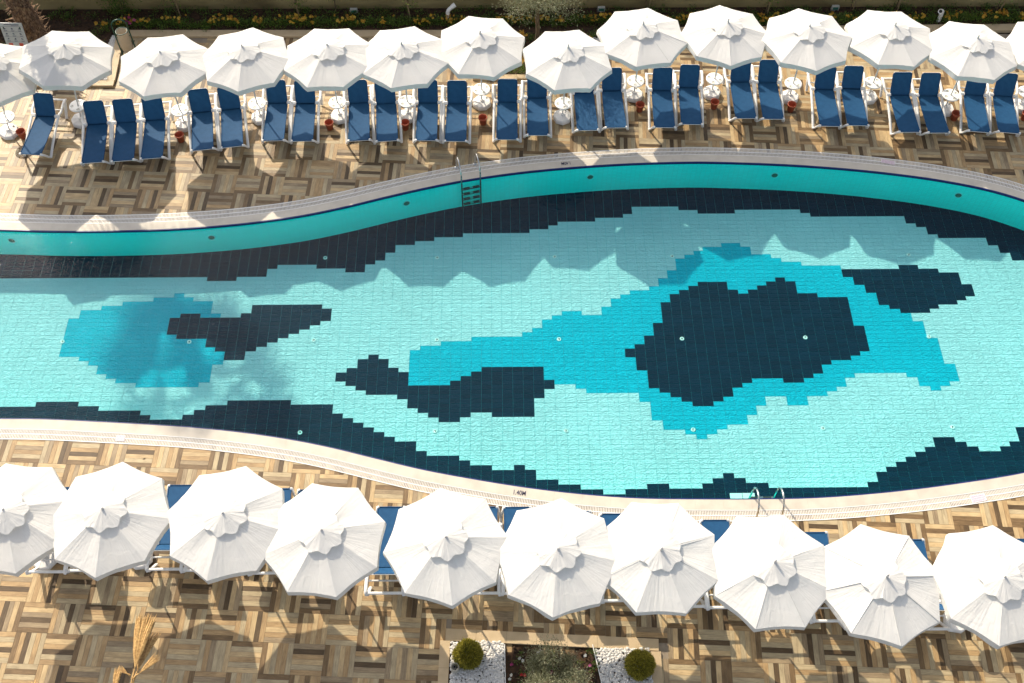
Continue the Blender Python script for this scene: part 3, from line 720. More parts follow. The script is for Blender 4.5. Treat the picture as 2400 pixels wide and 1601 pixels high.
mb.lathe([(.25, .0), (.262, .03), (.262, .10), (.235, .135), (.06, .165), (.055, .20), (.035, .20)], 8, (0, 0, 0), 0, False, closed_top=True)
for k in range(8):
    th = k*PI/4; c, s = math.cos(th), math.sin(th)
    mb.tube([(c*.07, s*.07, .158), (c*.225, s*.225, .132)], .010, 5)
m_base = mb.mesh('base', ['plastic'])
mb = MB(); mb.lathe([(.03, .0), (.032, .014), (.012, .02)], 10, (.165, .05, .145)); m_plug = mb.mesh('filler_cap', ['ltgrey'])
def parasol(x, y, rot, var, label, lean=(0, 0), group='far row of parasols', zs=1):
    t = thing('parasol', label, 'parasol', (x, y, 0), 0, group); t.rotation_euler = (lean[0], lean[1], 0)
    t.scale = (1, 1, zs)
    A, V, C = CAN[var]
    rg = random.Random(label); capz = rg.uniform(-.004, .010); capr = rg.uniform(-.5, .5); tl = (rg.gauss(0, .012), rg.gauss(0, .012))
    for nm, me in (('canopy', A), ('valance', V), ('vent_cap', C), ('ribs', m_rib)):
        o = link(nm, me, t); o.rotation_euler = (0, 0, rot)
        if nm == 'ribs': o['kind'] = 'stuff'
        else: o.rotation_euler = (tl[0]*.6, tl[1]*.6, rot+(PI if rg.random() < .5 and nm == 'vent_cap' else 0)); o.scale = (1, 1, 1+(capr*.04))
        if nm == 'vent_cap': o.location = (0, 0, capz)
    link('finial', m_fin, t); link('pole', m_pole, t); b_ = link('base', m_base, t); link('filler_cap', m_plug, b_)
    b_.rotation_euler = (-lean[0], -lean[1], rot*1.7)
    return t
# x, y, rotation of ribs, apex offset
FARU = [(-13.05, 20.15, 20, (.45, .1)), (-11.22, 20.55, 30, (.35, .18)), (-8.42, 20.40, 30, (0, .05)), (-6.41, 20.63, 43, (0, .03)), (-4.28, 20.66, 23, (0, .02)), (-2.42, 20.69, 33, (0, .04)), (-.44, 21.14, 16, (0, 0)),
        (1.74, 20.6, 27, (.04, .02)), (3.74, 21.42, 33, (.0, .05)), (5.89, 21.49, 0, (.04, .06)), (8.02, 21.31, 2, (-.03, .02)), (10.19, 21.31, 18, (.02, .08)), (12.19, 20.83, 14, (.03, .08)), (14.28, 20.95, 30, (.0, .0))]
NEARU = [(-9.38, 8.14, 18, (.12, 0)), (-7.42, 8.14, 43.5, (0, 0)), (-5.17, 8.03, 34.5, (0, 0)), (-3.31, 7.68, 15.7, (0, 0)), (-1.01, 7.52, 6.5, (0, 0)), (1.04, 7.27, 39, (0, 0)), (2.94, 7.26, 20.5, (0, 0)), (4.99, 7.0, 24, (0, 0)), (6.98, 6.71, 7, (0, 0)), (9.09, 6.66, 33, (0, 0)), (11.25, 6.6, 12, (0, 0))]
for i, (x, y, r_, (dx, dy)) in enumerate(FARU):
    lb = 'white octagonal parasol, %s from the left in the far row' % ORD[i]
    if i == 1: lb = 'white parasol streaked with palm shadow, second from the left in the far row'
    parasol(x, y, R(r_), i % 4, lb, (-math.atan2(dy, 2.5), math.atan2(dx, 2.5)))
for i, (x, y, r_, (dx, dy)) in enumerate(NEARU):
    parasol(x, y, R(r_), (i*3+1) % 4, 'white octagonal parasol, %s from the left in the near row' % ORD[i], (-math.atan2(dy, 2.5), math.atan2(dx, 2.5)), 'near row of parasols')

# ---------------------------------------------------------------- round side tables on the poles
mb = MB(); mb.lathe([(.024, .018), (.10, .021), (.215, .021), (.232, .016), (.236, .004), (.228, -.012), (.20, -.006), (.03, -.006)], 36); m_top = mb.mesh('table_top', ['plastic'])
mb = MB(); mb.lathe([(.042, .0225), (.042, .0255), (.036, .0255), (.034, .0215), (.001, .0215)], 14); m_cup = mb.mesh('cup_holder', ['ltgrey'])
mb = MB(); mb.lathe([(.024, -.09), (.034, -.085), (.034, -.006), (.024, -.004)], 14); m_col = mb.mesh('collar', ['plastic'])
def side_table(x, y, z, rz, label, group):
    t = thing('side_table', label, 'side table', (x, y, z), rz, group)
    o = link('table_top', m_top, t)
    for k in range(4):
        c = link('cup_holder', m_cup, o); c.location = (.155*math.cos(k*PI/2+.5), .155*math.sin(k*PI/2+.5), 0)
    link('collar', m_col, t)
for i, (x, y, r_, (dx, dy)) in enumerate(FARU):
    side_table(x+dx*.23, y+dy*.23, .56, i*1.3, 'round white table on the pole of the %s far parasol from the left' % ORD[i], 'round tables on the far parasol poles')
for i, (x, y, r_, (dx, dy)) in enumerate(NEARU):
    side_table(x+dx*.23, y+dy*.23, .66, i*.9, 'round white table on the pole of the %s near parasol from the left' % ORD[i], 'round tables on the near parasol poles')

# ---------------------------------------------------------------- sun loungers  (local: foot at y=0 facing -y, head towards +y)
def make_lounger():
    t = thing('sun_lounger', 'x', 'sun lounger')
    HW = .265
    def sheet(pts, hw0, hw1, th=.012, cut=0., n=8, sag=.012, name='seat', par=None):
        m2 = MB(); P = [Vector(p) for p in pts]; k = len(P); vs = []; fs = []
        for i, p in enumerate(P):
            f = i/(k-1); hw = hw0+(hw1-hw0)*f
            if cut and i == k-1: hw -= cut
            tn = (P[min(i+1, k-1)]-P[max(i-1, 0)]).normalized(); nn = Vector((0, -tn.y, 0)); nn = Vector((0, -tn.z, tn.y))
            for j in range(n+1):
                u = -1+2*j/n; d = -sag*(1-u*u)*math.sin(PI*f)
                q = Vector((u*hw, p.y, p.z))+nn*d; vs.append(q)
            for j in range(n+1):
                vs.append(vs[-(n+1)]-nn*th) if False else None
        vs = [v for v in vs if v is not None]
        for i in range(k-1):
            for j in range(n): a_ = i*(n+1)+j; fs.append((a_, a_+1, a_+n+2, a_+n+1))
        m2.add(vs, fs, 0, True)
        # rolled hems round the edge
        L = [vs[i*(n+1)] for i in range(k)]; Rr = [vs[i*(n+1)+n] for i in range(k)]
        m2.tube(L, .012, 6); m2.tube(Rr, .012, 6); m2.tube(vs[:n+1], .014, 6); m2.tube(vs[-(n+1):], .014, 6)
        return part(m2, name, 'sling', par or t)
    sheet([(0, 0, .35), (0, .12, .352), (0, .5, .345), (0, .9, .345), (0, 1.2, .36), (0, 1.33, .37)], HW+.01, HW-.005, name='seat')
    bk = sheet([(0, 1.33, .37), (0, 1.40, .47), (0, 1.49, .62), (0, 1.60, .80), (0, 1.635, .855), (0, 1.655, .885)], HW-.005, HW-.012, cut=.05, name='backrest')
    m2 = MB()
    m2.tube([(-HW+.02, 1.385, .36), (-HW+.02, 1.655, .85)], .012, 6); m2.tube([(HW-.02, 1.385, .36), (HW-.02, 1.655, .85)], .012, 6)
    for f in (.25, .6): m2.tube([(-HW+.03, 1.40+.26*f, .37+.46*f), (HW-.03, 1.40+.26*f, .37+.46*f)], .010, 6)
    m2.tube([(-HW+.02, 1.665, .885), (HW-.02, 1.665, .885)], .011, 6)
    part(m2, 'backrest_frame', 'frame', bk)
    for s in (-1, 1):
        m2 = MB(); X = s*.355
        path = catmull([(.20, .03), (.26, .055), (.5, .16), (.8, .26), (1.1, .345), (1.32, .40), (1.6, .455), (1.82, .48), (1.90, .455), (1.90, .40), (1.75, .2), (1.62, .025)], .07)
        pts = [(X+s*(.035 if q.y > .42 and q.x > 1.35 else .0), q.x, q.y) for q in path]
        m2.tube(pts, .040, 8, (.95, .6)); part(m2, 'side_rail', 'frame', t)
        m2 = MB(); m2.tube([(X, .21, .035), (s*.345, .14, .12), (s*.31, .06, .26), (s*.275, .0, .345), (s*.25, -.01, .35)], [.028, .026, .028, .036, .026], 8); part(m2, 'foot_bracket', 'frame', t)
        m2 = MB(); m2.box((s*.315, 1.33, .40), (.12, .085, .05)); m2.tube([(s*.27, 1.33, .41), (s*.37, 1.33, .41)], .036, 10); part(m2, 'hinge', 'frame', t)
    m2 = MB(); m2.tube([(-.39, 1.89, .45), (.39, 1.89, .45)], .032, 8, (1, .6)); part(m2, 'cross_bar', 'frame', t)
    m2 = MB(); m2.tube([(-.37, 1.60, .36), (.37, 1.60, .36)], .018, 8); part(m2, 'cross_bar', 'frame', t)
    m2 = MB(); m2.tube([(-.27, .0, .338), (.27, .0, .338)], .016, 8); part(m2, 'foot_bar', 'frame', t)
    return t
proto = make_lounger(); used = False
def place(x, y, rz, label, group):
    global used
    if not used:
        used = True; proto.location = (x, y, 0); proto.rotation_euler = (0, 0, rz); proto['label'] = label; proto['group'] = group; return
    o = copy_tree(proto, (x, y, 0), rz, label); o['group'] = group
FARL = [(-12.12, 19.07, 4.3), (-10.47, 18.78, -5.3), (-9.70, 18.84, -5.9), (-8.97, 18.92, -5.2), (-7.70, 19.21, -8.6), (-6.94, 19.31, -8.6), (-5.90, 19.52, -1), (-5.14, 19.5, -1), (-3.65, 19.51, -3.8), (-2.91, 19.49, -4.2), (-1.89, 19.5, .4), (-1.12, 19.47, 1.1), (.23, 19.52, 1.1), (1.05, 19.67, .2), (2.37, 19.84, -1.5), (3.13, 19.93, -1.5), (4.42, 19.93, 1.4), (5.15, 20.04, 1.9), (6.63, 20.25, 0), (7.36, 20.22, .9), (8.84, 19.95, 2.1), (9.58, 19.97, 2.3), (10.91, 19.72, .1), (11.68, 19.69, 0), (12.77, 19.72, 7), (13.55, 19.68, 7.2)]
names = [(1, 'only lounger between the second and third far parasols at the left end')]
tabs = [u[0] for u in FARU]
for i, (x, y, yaw) in enumerate(FARL):
    # which parasols it stands between, and its place in that small set
    k = max([j for j in range(len(tabs)) if tabs[j] < x+.25] or [0])
    mates = [q for q in FARL if max([j for j in range(len(tabs)) if tabs[j] < q[0]+.25] or [0]) == k]
    pos = mates.index((x, y, yaw))
    wd = {1: ['lone'], 2: ['left', 'right'], 3: ['leftmost', 'middle', 'rightmost'], 4: ['leftmost', 'second', 'third', 'rightmost']}[len(mates)][pos]
    place(x, y, R(-yaw), '%s blue lounger between %s and %s tables from the left, far row' % (wd, ORD[k], ORD[min(k+1, 13)]), 'blue sun loungers in the far row')
NEARL = [(-9.10, 9.60), (-8.36, 9.62), (-6.73, 9.63), (-6.02, 9.6), (-4.69, 9.53), (-3.98, 9.5), (-2.29, 9.09), (-1.58, 9.09), (-.35, 9.07), (.345, 9.06), (1.59, 8.95), (2.36, 8.89), (3.70, 8.76), (4.45, 8.73), (5.74, 8.46), (6.45, 8.44), (7.70, 8.28), (8.42, 8.26), (9.85, 8.25), (10.6, 8.25)]
tabn = [u[0] for u in NEARU]
for i, (x, y) in enumerate(NEARL):
    k = max(j for j in range(len(tabn)) if tabn[j] < x+.35)
    place(x, y, PI+R(random.uniform(-.6, .6)), '%s blue lounger between %s and %s parasols from the left, near row' % (('left', 'right')[i % 2], ORD[k], ORD[min(k+1, 10)]), 'blue sun loungers in the near row')

# ---------------------------------------------------------------- terracotta pots
POTS = [(-12.65, 20.0, 'left of the lone lounger at the left end'), (-8.44, 19.85, 'right of the first group of three loungers'), (-4.52, 20.27, 'below the fifth far parasol from the left'), (-2.49, 20.26, 'under the sixth far parasol from the left'), (-.41, 20.43, 'in front of the table on the seventh far pole'), (3.86, 20.89, 'in front of the ninth far parasol base'), (5.90, 20.98, 'in front of the tenth far parasol base'), (7.99, 20.87, 'in front of the eleventh far parasol base'), (12.39, 20.51, 'in front of the thirteenth far parasol base'), (14.3, 20.5, 'at the right edge of the photo')]
first = None
for x, y, where in POTS:
    lb = 'empty terracotta flower pot '+where
    if first is None:
        first = thing('flower_pot', lb, 'flower pot', group='terracotta pots between the far loungers')
        m2 = MB(); m2.lathe([(.001, .01), (.075, .01), (.075, 0), (.082, 0), (.105, .20), (.120, .20), (.122, .245), (.110, .245), (.104, .205), (.080, .03), (.001, .03)], 24); part(m2, 'pot_body', 'terracotta', first)
        m2 = MB(); m2.lathe([(.083, .045), (.04, .052), (.001, .048)], 14); part(m2, 'soil', 'soil_in', first); o = first
        o.location = (x, y, 0)
    else: o = copy_tree(first, (x, y, 0), x, lb)
    o['label'] = lb

# ---------------------------------------------------------------- garden wall, bed and kerb
WY = 25.07
mb = MB(); mb.box((0, WY+.14, .62), (52, .28, 1.64)); wall = tag(mb.obj('garden_wall', 'concrete'), 'long weathered rendered wall behind the planting bed', 'wall')
mb = MB(); mb.box((0, WY+.14, 1.46), (52, .34, .045)); mb.obj('wall_coping', 'kerb', wall)
def poly_sheet(mb, pts, z, mi=0):
    vs = [Vector((x, y, z)) for x, y in pts]; tr = tessellate_polygon([vs])
    for t in tr:
        A, B, C_ = (vs[k] for k in t); mb.add([A, B, C_] if (B-A).cross(C_-A).z > 0 else [A, C_, B], [(0, 1, 2)], mi)
bed_polys = [[(-24, 24.05), (-10.75, 24.05), (24, 24.2), (24, WY), (-24, WY)], [(-24, 21.95), (-10.82, 21.95), (-10.90, 23.3), (-11.1, 24.05), (-24, 24.05)], [(-.6, 22.22), (2.1, 22.22), (2.85, 23.6), (3.2, 24.1), (-1.4, 24.1), (-1.0, 23.4)]]
mb = MB()
for P_ in bed_polys: poly_sheet(mb, P_, .02+.004*bed_polys.index(P_))
bed = tag(mb.obj('planting_bed', 'soil'), 'dark soil planting bed in front of the garden wall', None, None, 'structure')
# uneven clods on the soil
def clods(name, region, n, parent, seed, mat='soil', s=(.02, .06)):
    rg = random.Random(seed); m2 = MB()
    for _ in range(n):
        x, y = region(rg); r = rg.uniform(*s); m2.lathe([(r, 0), (r*.8, r*.45), (r*.3, r*.7), (.001, r*.72)], 5, (x, y, .02), 0, False, rg.uniform(0, 3))
    return tag(m2.obj(name, mat, parent), None, None, None, 'stuff')
clods('soil_clods', lambda rg: (rg.uniform(-16, 17), rg.uniform(24.1, 25.0)), 1500, bed, 4)
clods('soil_clods', lambda rg: (rg.uniform(-16, -11.2), rg.uniform(22.1, 24.1)), 500, bed, 5)
def kerb_run(pts, wd, h, name='bed_kerb', label=None, length=.62, cat='kerb'):
    k = MB(); root = None
    t = thing(name, label, cat)
    for (x0, y0), (x1, y1) in zip(pts[:-1], pts[1:]):
        L = math.hypot(x1-x0, y1-y0); n = max(1, round(L/length)); a = math.atan2(y1-y0, x1-x0)
        for i in range(n):
            f = (i+.5)/n; m2 = MB(); m2.box((0, 0, 0), (L/n-.004, wd, h+.05)); o = part(m2, 'kerb_stone', 'kerb', t)
            o.location = (x0+(x1-x0)*f, y0+(y1-y0)*f, (h-.05)/2); o.rotation_euler = (0, 0, a)
    return t
kerb_run([(-10.72, 24.0), (-1.45, 23.95)], .27, .06, label='sand stone kerb along the flower bed, left stretch')
kerb_run([(3.25, 24.02), (17, 24.15)], .27, .06, label='sand stone kerb along the flower bed, right stretch')
kerb_run([(-16, 21.97), (-10.62, 21.97)], .20, .07, label='sand stone kerb edging the front of the left raised bed')
kerb_run([(-10.72, 22.07), (-10.80, 23.86)], .22, .07, label='sand stone kerb edging the right side of the left raised bed')
kerb_run([(-.7, 22.16), (2.2, 22.16)], .16, .07, label='sand stone kerb in front of the middle flower bed')
kerb_run([(2.28, 22.2), (3.1, 23.86)], .14, .06, label='sand stone kerb on the slanting side of the middle bed')
kerb_run([(-.78, 22.24), (-1.3, 23.82)], .14, .06, label='sand stone kerb on the left side of the middle bed')

# ---------------------------------------------------------------- foliage helpers
def leaves_obj(name, pts, mat, parent, seed, kind=None, ln=(.03, .06), wd=.35, normal_fn=None):
    """pts: list of (pos, dir or None); every leaf is a bent two-face blade with its own tone"""
    rg = random.Random(seed); vs = []; fs = []; tone = []
    for p, d in pts:
        l = rg.uniform(*ln); dv = Vector(d) if d is not None else Vector((rg.gauss(0, 1), rg.gauss(0, 1), rg.gauss(0, 1)))
        dv = (dv.normalized()+Vector((rg.gauss(0, .35), rg.gauss(0, .35), rg.gauss(0, .35)))).normalized()
        s = dv.cross(Vector((rg.gauss(0, 1), rg.gauss(0, 1), rg.gauss(0, 1)))).normalized()*l*wd*.5
        p = Vector(p); m_ = p+dv*l*.5+dv.cross(s).normalized()*l*.08; o = len(vs)
        vs += [p, m_+s, p+dv*l, m_-s]; fs += [(o, o+1, o+2), (o, o+2, o+3)]
        tn = min(1, max(0, rg.gauss(.45, .25))); tone += [tn]*4
    me = bpy.data.meshes.new(name); me.from_pydata([tuple(v) for v in vs], [], fs); me.materials.append(MAT[mat])
    at = me.attributes.new('tone', 'FLOAT', 'POINT'); at.data.foreach_set('value', tone); me.update()
    o = link(name, me, parent)
    if kind: o['kind'] = kind
    return o
def petals_obj(name, pts, mat, parent, seed, r=(.015, .03), kind=None, up=None):
    rg = random.Random(seed); vs = []; fs = []; tone = []
    for p in pts:
        c = Vector(p); n = Vector((rg.gauss(0, .5), rg.gauss(-.3, .5), 1)).normalized(); a = n.cross(Vector((1, 0, 0))).normalized(); b = n.cross(a)
        rr = rg.uniform(*r); tn = rg.random()
        for q in range(5):
            t0 = q*2*PI/5+rg.uniform(-.2, .2); d0 = a*math.cos(t0-.5)+b*math.sin(t0-.5); d1 = a*math.cos(t0+.5)+b*math.sin(t0+.5); o = len(vs)
            vs += [c, c+d0*rr+n*rr*.2, c+(d0+d1).normalized()*rr*1.15+n*rr*.25, c+d1*rr+n*rr*.2]; fs.append((o, o+1, o+2, o+3)); tone += [tn]*4
    me = bpy.data.meshes.new(name); me.from_pydata([tuple(v) for v in vs], [], fs); me.materials.append(MAT[mat])
    at = me.attributes.new('tone', 'FLOAT', 'POINT'); at.data.foreach_set('value', tone); me.update()
    o = link(name, me, parent)
    if kind: o['kind'] = kind
    return o
# ---- flowering edging (uncountable)
rg = random.Random(31); P_ = []; FL = []
def bushes(x0, y0, x1, y1, n, wdt=.17, h=.26, dens=46, fl=3.2):
    for i in range(n):
        f = (i+rg.random())/n; cx = x0+(x1-x0)*f+rg.gauss(0, .03); cy = y0+(y1-y0)*f+rg.gauss(0, wdt*.35); r = rg.uniform(.09, .17); hh = h*rg.uniform(.6, 1.15)
        if noise.noise(Vector((cx*.9, cy, 3))) < -.28: hh *= .6
        for _ in range(dens):
            th = rg.uniform(0, 2*PI); q = rg.random()**.5; z = rg.uniform(.03, 1)*hh
            P_.append(((cx+r*q*math.cos(th), cy+r*q*math.sin(th), z), (math.cos(th)*.6, math.sin(th)*.6, .8)))
        k = int(rg.uniform(0, fl*2)) if noise.noise(Vector((cx*1.7, cy*2, 9))) > -.12 else 0
        for _ in range(k): 
            th = rg.uniform(0, 2*PI); q = rg.random()**.5*.8; FL.append((cx+r*q*math.cos(th), cy+r*q*math.sin(th), hh+rg.uniform(.0, .07)))
bushes(-11.0, 24.30, 17, 24.45, 330, dens=64, fl=3.4)
bushes(-11.0, 24.42, 17, 24.6, 150, h=.18, fl=1)
bushes(-12.2, 23.2, -11.1, 24.3, 16); bushes(-11.35, 22.3, -11.0, 23.0, 6, fl=1); bushes(-12.4, 22.35, -10.95, 22.3, 8, fl=1)
bushes(-.5, 22.38, 2.0, 22.4, 26, h=.2, fl=5); bushes(-.9, 23.0, 2.3, 23.1, 30); bushes(-1.2, 23.6, 2.4, 23.7, 34, fl=5); bushes(2.2, 22.9, 2.9, 24.0, 10)
bushes(-.2, 22.7, 2.0, 22.8, 14, h=.2, fl=5)
leafb = leaves_obj('flower_edging', P_, 'hedge', None, 1, 'stuff', (.035, .075), .42)
tag(leafb, 'low green edging plants with yellow flowers along the kerb', 'flower edging')
fy = petals_obj('yellow_flowers', FL, 'yellow', leafb, 2, (.026, .046), 'stuff')
rg = random.Random(77)
# darker ground cover in the bed behind
P2 = []
for _ in range(260):
    cx, cy = rg.uniform(-13, 17), rg.uniform(24.62, 25.0)
    for _ in range(26): 
        th = rg.uniform(0, 2*PI); q = rg.random()*.13; P2.append(((cx+q*math.cos(th), cy+q*math.sin(th), rg.uniform(.02, .16)), (math.cos(th), math.sin(th), .8)))
for _ in range(40):
    cx, cy = rg.uniform(-15, -11.2), rg.uniform(22.3, 24.8)
    for _ in range(26): 
        th = rg.uniform(0, 2*PI); q = rg.random()*.16; P2.append(((cx+q*math.cos(th), cy+q*math.sin(th), rg.uniform(.02, .14)), (math.cos(th), math.sin(th), .8)))
gc = leaves_obj('ground_cover', P2, 'hedge', None, 8, 'stuff', (.04, .09), .3); tag(gc, 'sparse dark weeds in the soil at the foot of the wall', 'ground cover')

# ---- pebbles
def pebbles(name, pts_fn, n, seed, label, s=(.016, .030), z=.03):
    rg = random.Random(seed); m2 = MB()
    for _ in range(n):
        x, y = pts_fn(rg)
        if x is None: continue
        r = rg.uniform(*s); sx, sy, sz = rg.uniform(.75, 1.3), rg.uniform(.7, 1.1), rg.uniform(.55, .85); a0 = rg.uniform(0, 3); tilt = rg.gauss(0, .3)
        vs = []
        for rr, zz in ((.45, -.9), (.95, -.35), (1, .25), (.55, .85)):
            for j in range(6):
                th = j*PI/3+a0+rg.uniform(-.15, .15); vx, vy, vz = rr*math.cos(th)*sx, rr*math.sin(th)*sy, zz*sz
                vz += vx*tilt; vs.append((x+vx*r, y+vy*r, z+rg.uniform(-.1, .1)*r+vz*r+r*.3))
        fs = [(i*6+j, i*6+(j+1) % 6, (i+1)*6+(j+1) % 6, (i+1)*6+j) for i in range(3) for j in range(6)]+[(18, 19, 20, 21, 22, 23)]
        m2.add(vs, fs, 0, True)
    return tag(m2.obj(name, 'pebble'), label, 'pebbles', None, 'stuff')
# ---- near planter with two pebble squares and a soil middle
def lerpx(xa, xb, y): return xa+(xb-xa)*(6.3-y)/.75
kerb_run([(-1.11, 6.49), (3.10, 6.235)], .235, .045, 'planter_kerb', 'sand stone top edge of the near planter', .62)
kerb_run([(-1.115, 6.37), (-1.19, 4.2)], .20, .045, 'planter_kerb', 'sand stone left edge of the near planter', .62)
kerb_run([(3.03, 6.11), (2.98, 4.2)], .20, .045, 'planter_kerb', 'sand stone right edge of the near planter', .62)
mb = MB(); poly_sheet(mb, [(-1.06, 6.40), (2.95, 6.15), (2.92, 4.0), (-1.12, 4.0)], -.004)
pbed = tag(mb.obj('planter_soil', 'soil'), 'soil surface inside the near planter', None, None, 'structure')
clods('soil_clods', lambda rg: (rg.uniform(.1, 1.8), rg.uniform(4.6, 6.25)), 420, pbed, 6, s=(.012, .04))
for x0, x1, lb in ((.055, .065, 'left'), (1.79, 1.93, 'right')):
    m2 = MB(); dx = (x1-x0)/.75; L = 2.0
    m2.box(((x0+x0+dx*L)/2, 6.27-L/2, .03), (.014, L, .07), math.atan2(dx, 1) if False else dx*1.0)
    tag(m2.obj('edging_strip', 'plastic'), 'thin white edging strip on the %s of the planter soil' % lb, 'edging')
def inL(rg): return rg.uniform(-1.0, .03), rg.uniform(4.9, 6.34)
def inR(rg):
    y = rg.uniform(4.9, 6.17); x = rg.uniform(1.83+(6.3-y)*.16, 2.90); return x, y
pebbles('pebble_bed', inL, 2500, 1, 'bed of white pebbles in the left part of the near planter', (.020, .036))
pebbles('pebble_bed', inR, 1850, 2, 'bed of white pebbles in the right part of the near planter', (.020, .036))
def inT(rg):
    y = rg.uniform(22.1, 23.9); x = rg.uniform(-11.25+.12*(y-22), -10.95+.10*(23.9-y)); return x, y
pebbles('pebble_bed', inT, 1500, 3, 'strip of grey white pebbles beside the left raised bed', (.018, .034), .04)
def inM(rg):
    y = rg.uniform(22.5, 23.75); c = 2.42+(y-22.2)*.49; return rg.uniform(c-.42, c-.10), y
pebbles('pebble_bed', inM, 1000, 4, 'strip of grey pebbles in the middle flower bed', (.018, .034), .04)

# ---- round thuja bushes
def thuja(x, y, r, seed, label):
    t = thing('round_bush', label, 'bush', (x, y, 0), 0, 'clipped round bushes in the near planter')
    m2 = MB(); m2.tube([(0, 0, -.02), (0, 0, r*.9)], .02, 6); part(m2, 'trunk', 'bark', t)
    rg = random.Random(seed); pts = []
    lump = [Vector((rg.gauss(0, 1), rg.gauss(0, 1), rg.gauss(0, 1))).normalized() for _ in range(26)]
    for _ in range(8500):
        d = Vector((rg.gauss(0, 1), rg.gauss(0, 1), rg.gauss(0, 1))).normalized()
        if d.z < -.75: continue
        b = max(d.dot(l) for l in lump); q = r*(.60+.38*rg.random()**.5)*(.88+.18*max(0, (b-.8)/.2))
        pts.append(((d.x*q, d.y*q, r*.85+d.z*q*.95), (d.x+rg.gauss(0, .8), d.y+rg.gauss(0, .8), d.z+rg.gauss(.3, .7))))
    leaves_obj('foliage', pts, 'thuja', t, seed, None, (.045, .095), .22)
thuja(-.66, 6.04, .255, 3, 'olive green clipped round bush on the left pebbles')
thuja(2.68, 5.80, .255, 9, 'olive green clipped round bush on the right pebbles')
# canister in the left pebbles
t = thing('concrete_tube', 'short beige tube standing in the left pebbles beside the bush', 'tube', (-.91, 5.80, 0))
m2 = MB(); m2.lathe([(.085, 0), (.085, .22), (.066, .22), (.066, .03), (.001, .03)], 24); part(m2, 'shell', 'conc2', t)
m2 = MB(); m2.lathe([(.065, .06), (.001, .06)], 16); part(m2, 'inside', 'dark', t)

# ---- olive trees
def olive_tree(x, y, h, cr, seed, label, nl=9000, trunk_h=.9, base_r=.05, ln=(.035, .06), ctr=(0, 0)):
    t = thing('olive_tree', label, 'tree', (x, y, 0))
    rg = random.Random(seed); m2 = MB()
    m2.tube([(0, 0, -.03), (.02, .01, trunk_h*.4), (-.01, .02, trunk_h*.8), (.01, 0, trunk_h)], [base_r, base_r*.8, base_r*.75, base_r*.7], 9); part(m2, 'trunk', 'bark', t)
    m3 = MB(); pts = []; tips = []
    for k in range(11):
        th = k*2.4+rg.uniform(-.3, .3); up = rg.uniform(.25, 1.0); L = cr*rg.uniform(.6, 1.0)
        p0 = Vector((0, 0, trunk_h*rg.uniform(.85, 1))); p1 = p0+Vector((math.cos(th)*L*.5, math.sin(th)*L*.5, (h-trunk_h)*up*.6)); p2 = p0+Vector((math.cos(th)*L+ctr[0], math.sin(th)*L+ctr[1], (h-trunk_h)*up*.85))
        m3.tube([p0, p1, p2], [.018, .011, .005], 5); tips += [p1, p1.lerp(p2, .5), p2]
        for _ in range(5):
            q = p1.lerp(p2, rg.random()); e = q+Vector((rg.gauss(0, 1), rg.gauss(0, 1), rg.gauss(.1, .7))).normalized()*cr*rg.uniform(.25, .5); m3.tube([q, e], [.006, .002], 4); tips += [e, q.lerp(e, .6)]
    part(m3, 'limbs', 'bark', t)
    for _ in range(nl):
        c = rg.choice(tips); d = Vector((rg.gauss(0, 1), rg.gauss(0, 1), rg.gauss(0, .9))); q = c+d*cr*.13
        pts.append((q, (d.x, d.y, d.z+.3)))
    leaves_obj('crown', pts, 'olive', t, seed, None, ln, .26)
olive_tree(1.0, 5.42, 1.9, .52, 4, 'small olive tree in the soil of the near planter', 12000, .55)
olive_tree(1.12, 23.45, 2.6, 1.05, 8, 'olive tree growing in the middle flower bed before the wall', 9000, 1.35, .075, (.05, .09))
# flowers in the near planter
rg = random.Random(12); gpts = []; FW, FP, FR = [], [], []
for _ in range(46):
    x, y = rg.uniform(.12, 1.85), rg.uniform(5.0, 6.2)
    for _ in range(26):
        th = rg.uniform(0, 6.28); q = rg.random()*.06; gpts.append(((x+q*math.cos(th), y+q*math.sin(th), rg.uniform(.01, .07)), (math.cos(th), math.sin(th), .6)))
gc2 = leaves_obj('planter_weeds', gpts, 'hedge', None, 18, 'stuff', (.03, .055), .45); tag(gc2, 'low leafy bedding plants in the soil of the near planter', 'bedding plants')
for nm, mt, L_, lb in (('white_flower', 'whitefl', [(.74, 6.12), (.70, 6.08), (.34, 5.98), (.40, 5.93), (.18, 5.66), (.14, 5.58), (1.62, 6.02)], 'white'), ('red_flower', 'redfl', [(.37, 5.66), (.44, 5.655)], 'red'), ('pink_flower', 'pinkfl', [(.18, 5.86), (1.71, 5.83), (.95, 5.7)], 'pink')):
    for q, (x, y) in enumerate(L_):
        o = petals_obj(nm, [(0, 0, .09), (.012, .008, .10)], mt, None, 40+q, (.022, .03)); o.location = (x, y, 0)
        where = {'white': ['upper of two by the top kerb', 'lower of two by the top kerb', 'upper of two left of the olive', 'lower of two left of the olive', 'upper of two beside the left pebbles', 'lower of two beside the left pebbles', 'right of the olive tree'], 'red': ['left of a pair', 'right of a pair'], 'pink': ['beside the left edging strip', 'beside the right edging strip', 'under the olive tree']}[lb][q]
        tag(o, '%s flower in the near planter soil, %s' % (lb, where), 'flower')

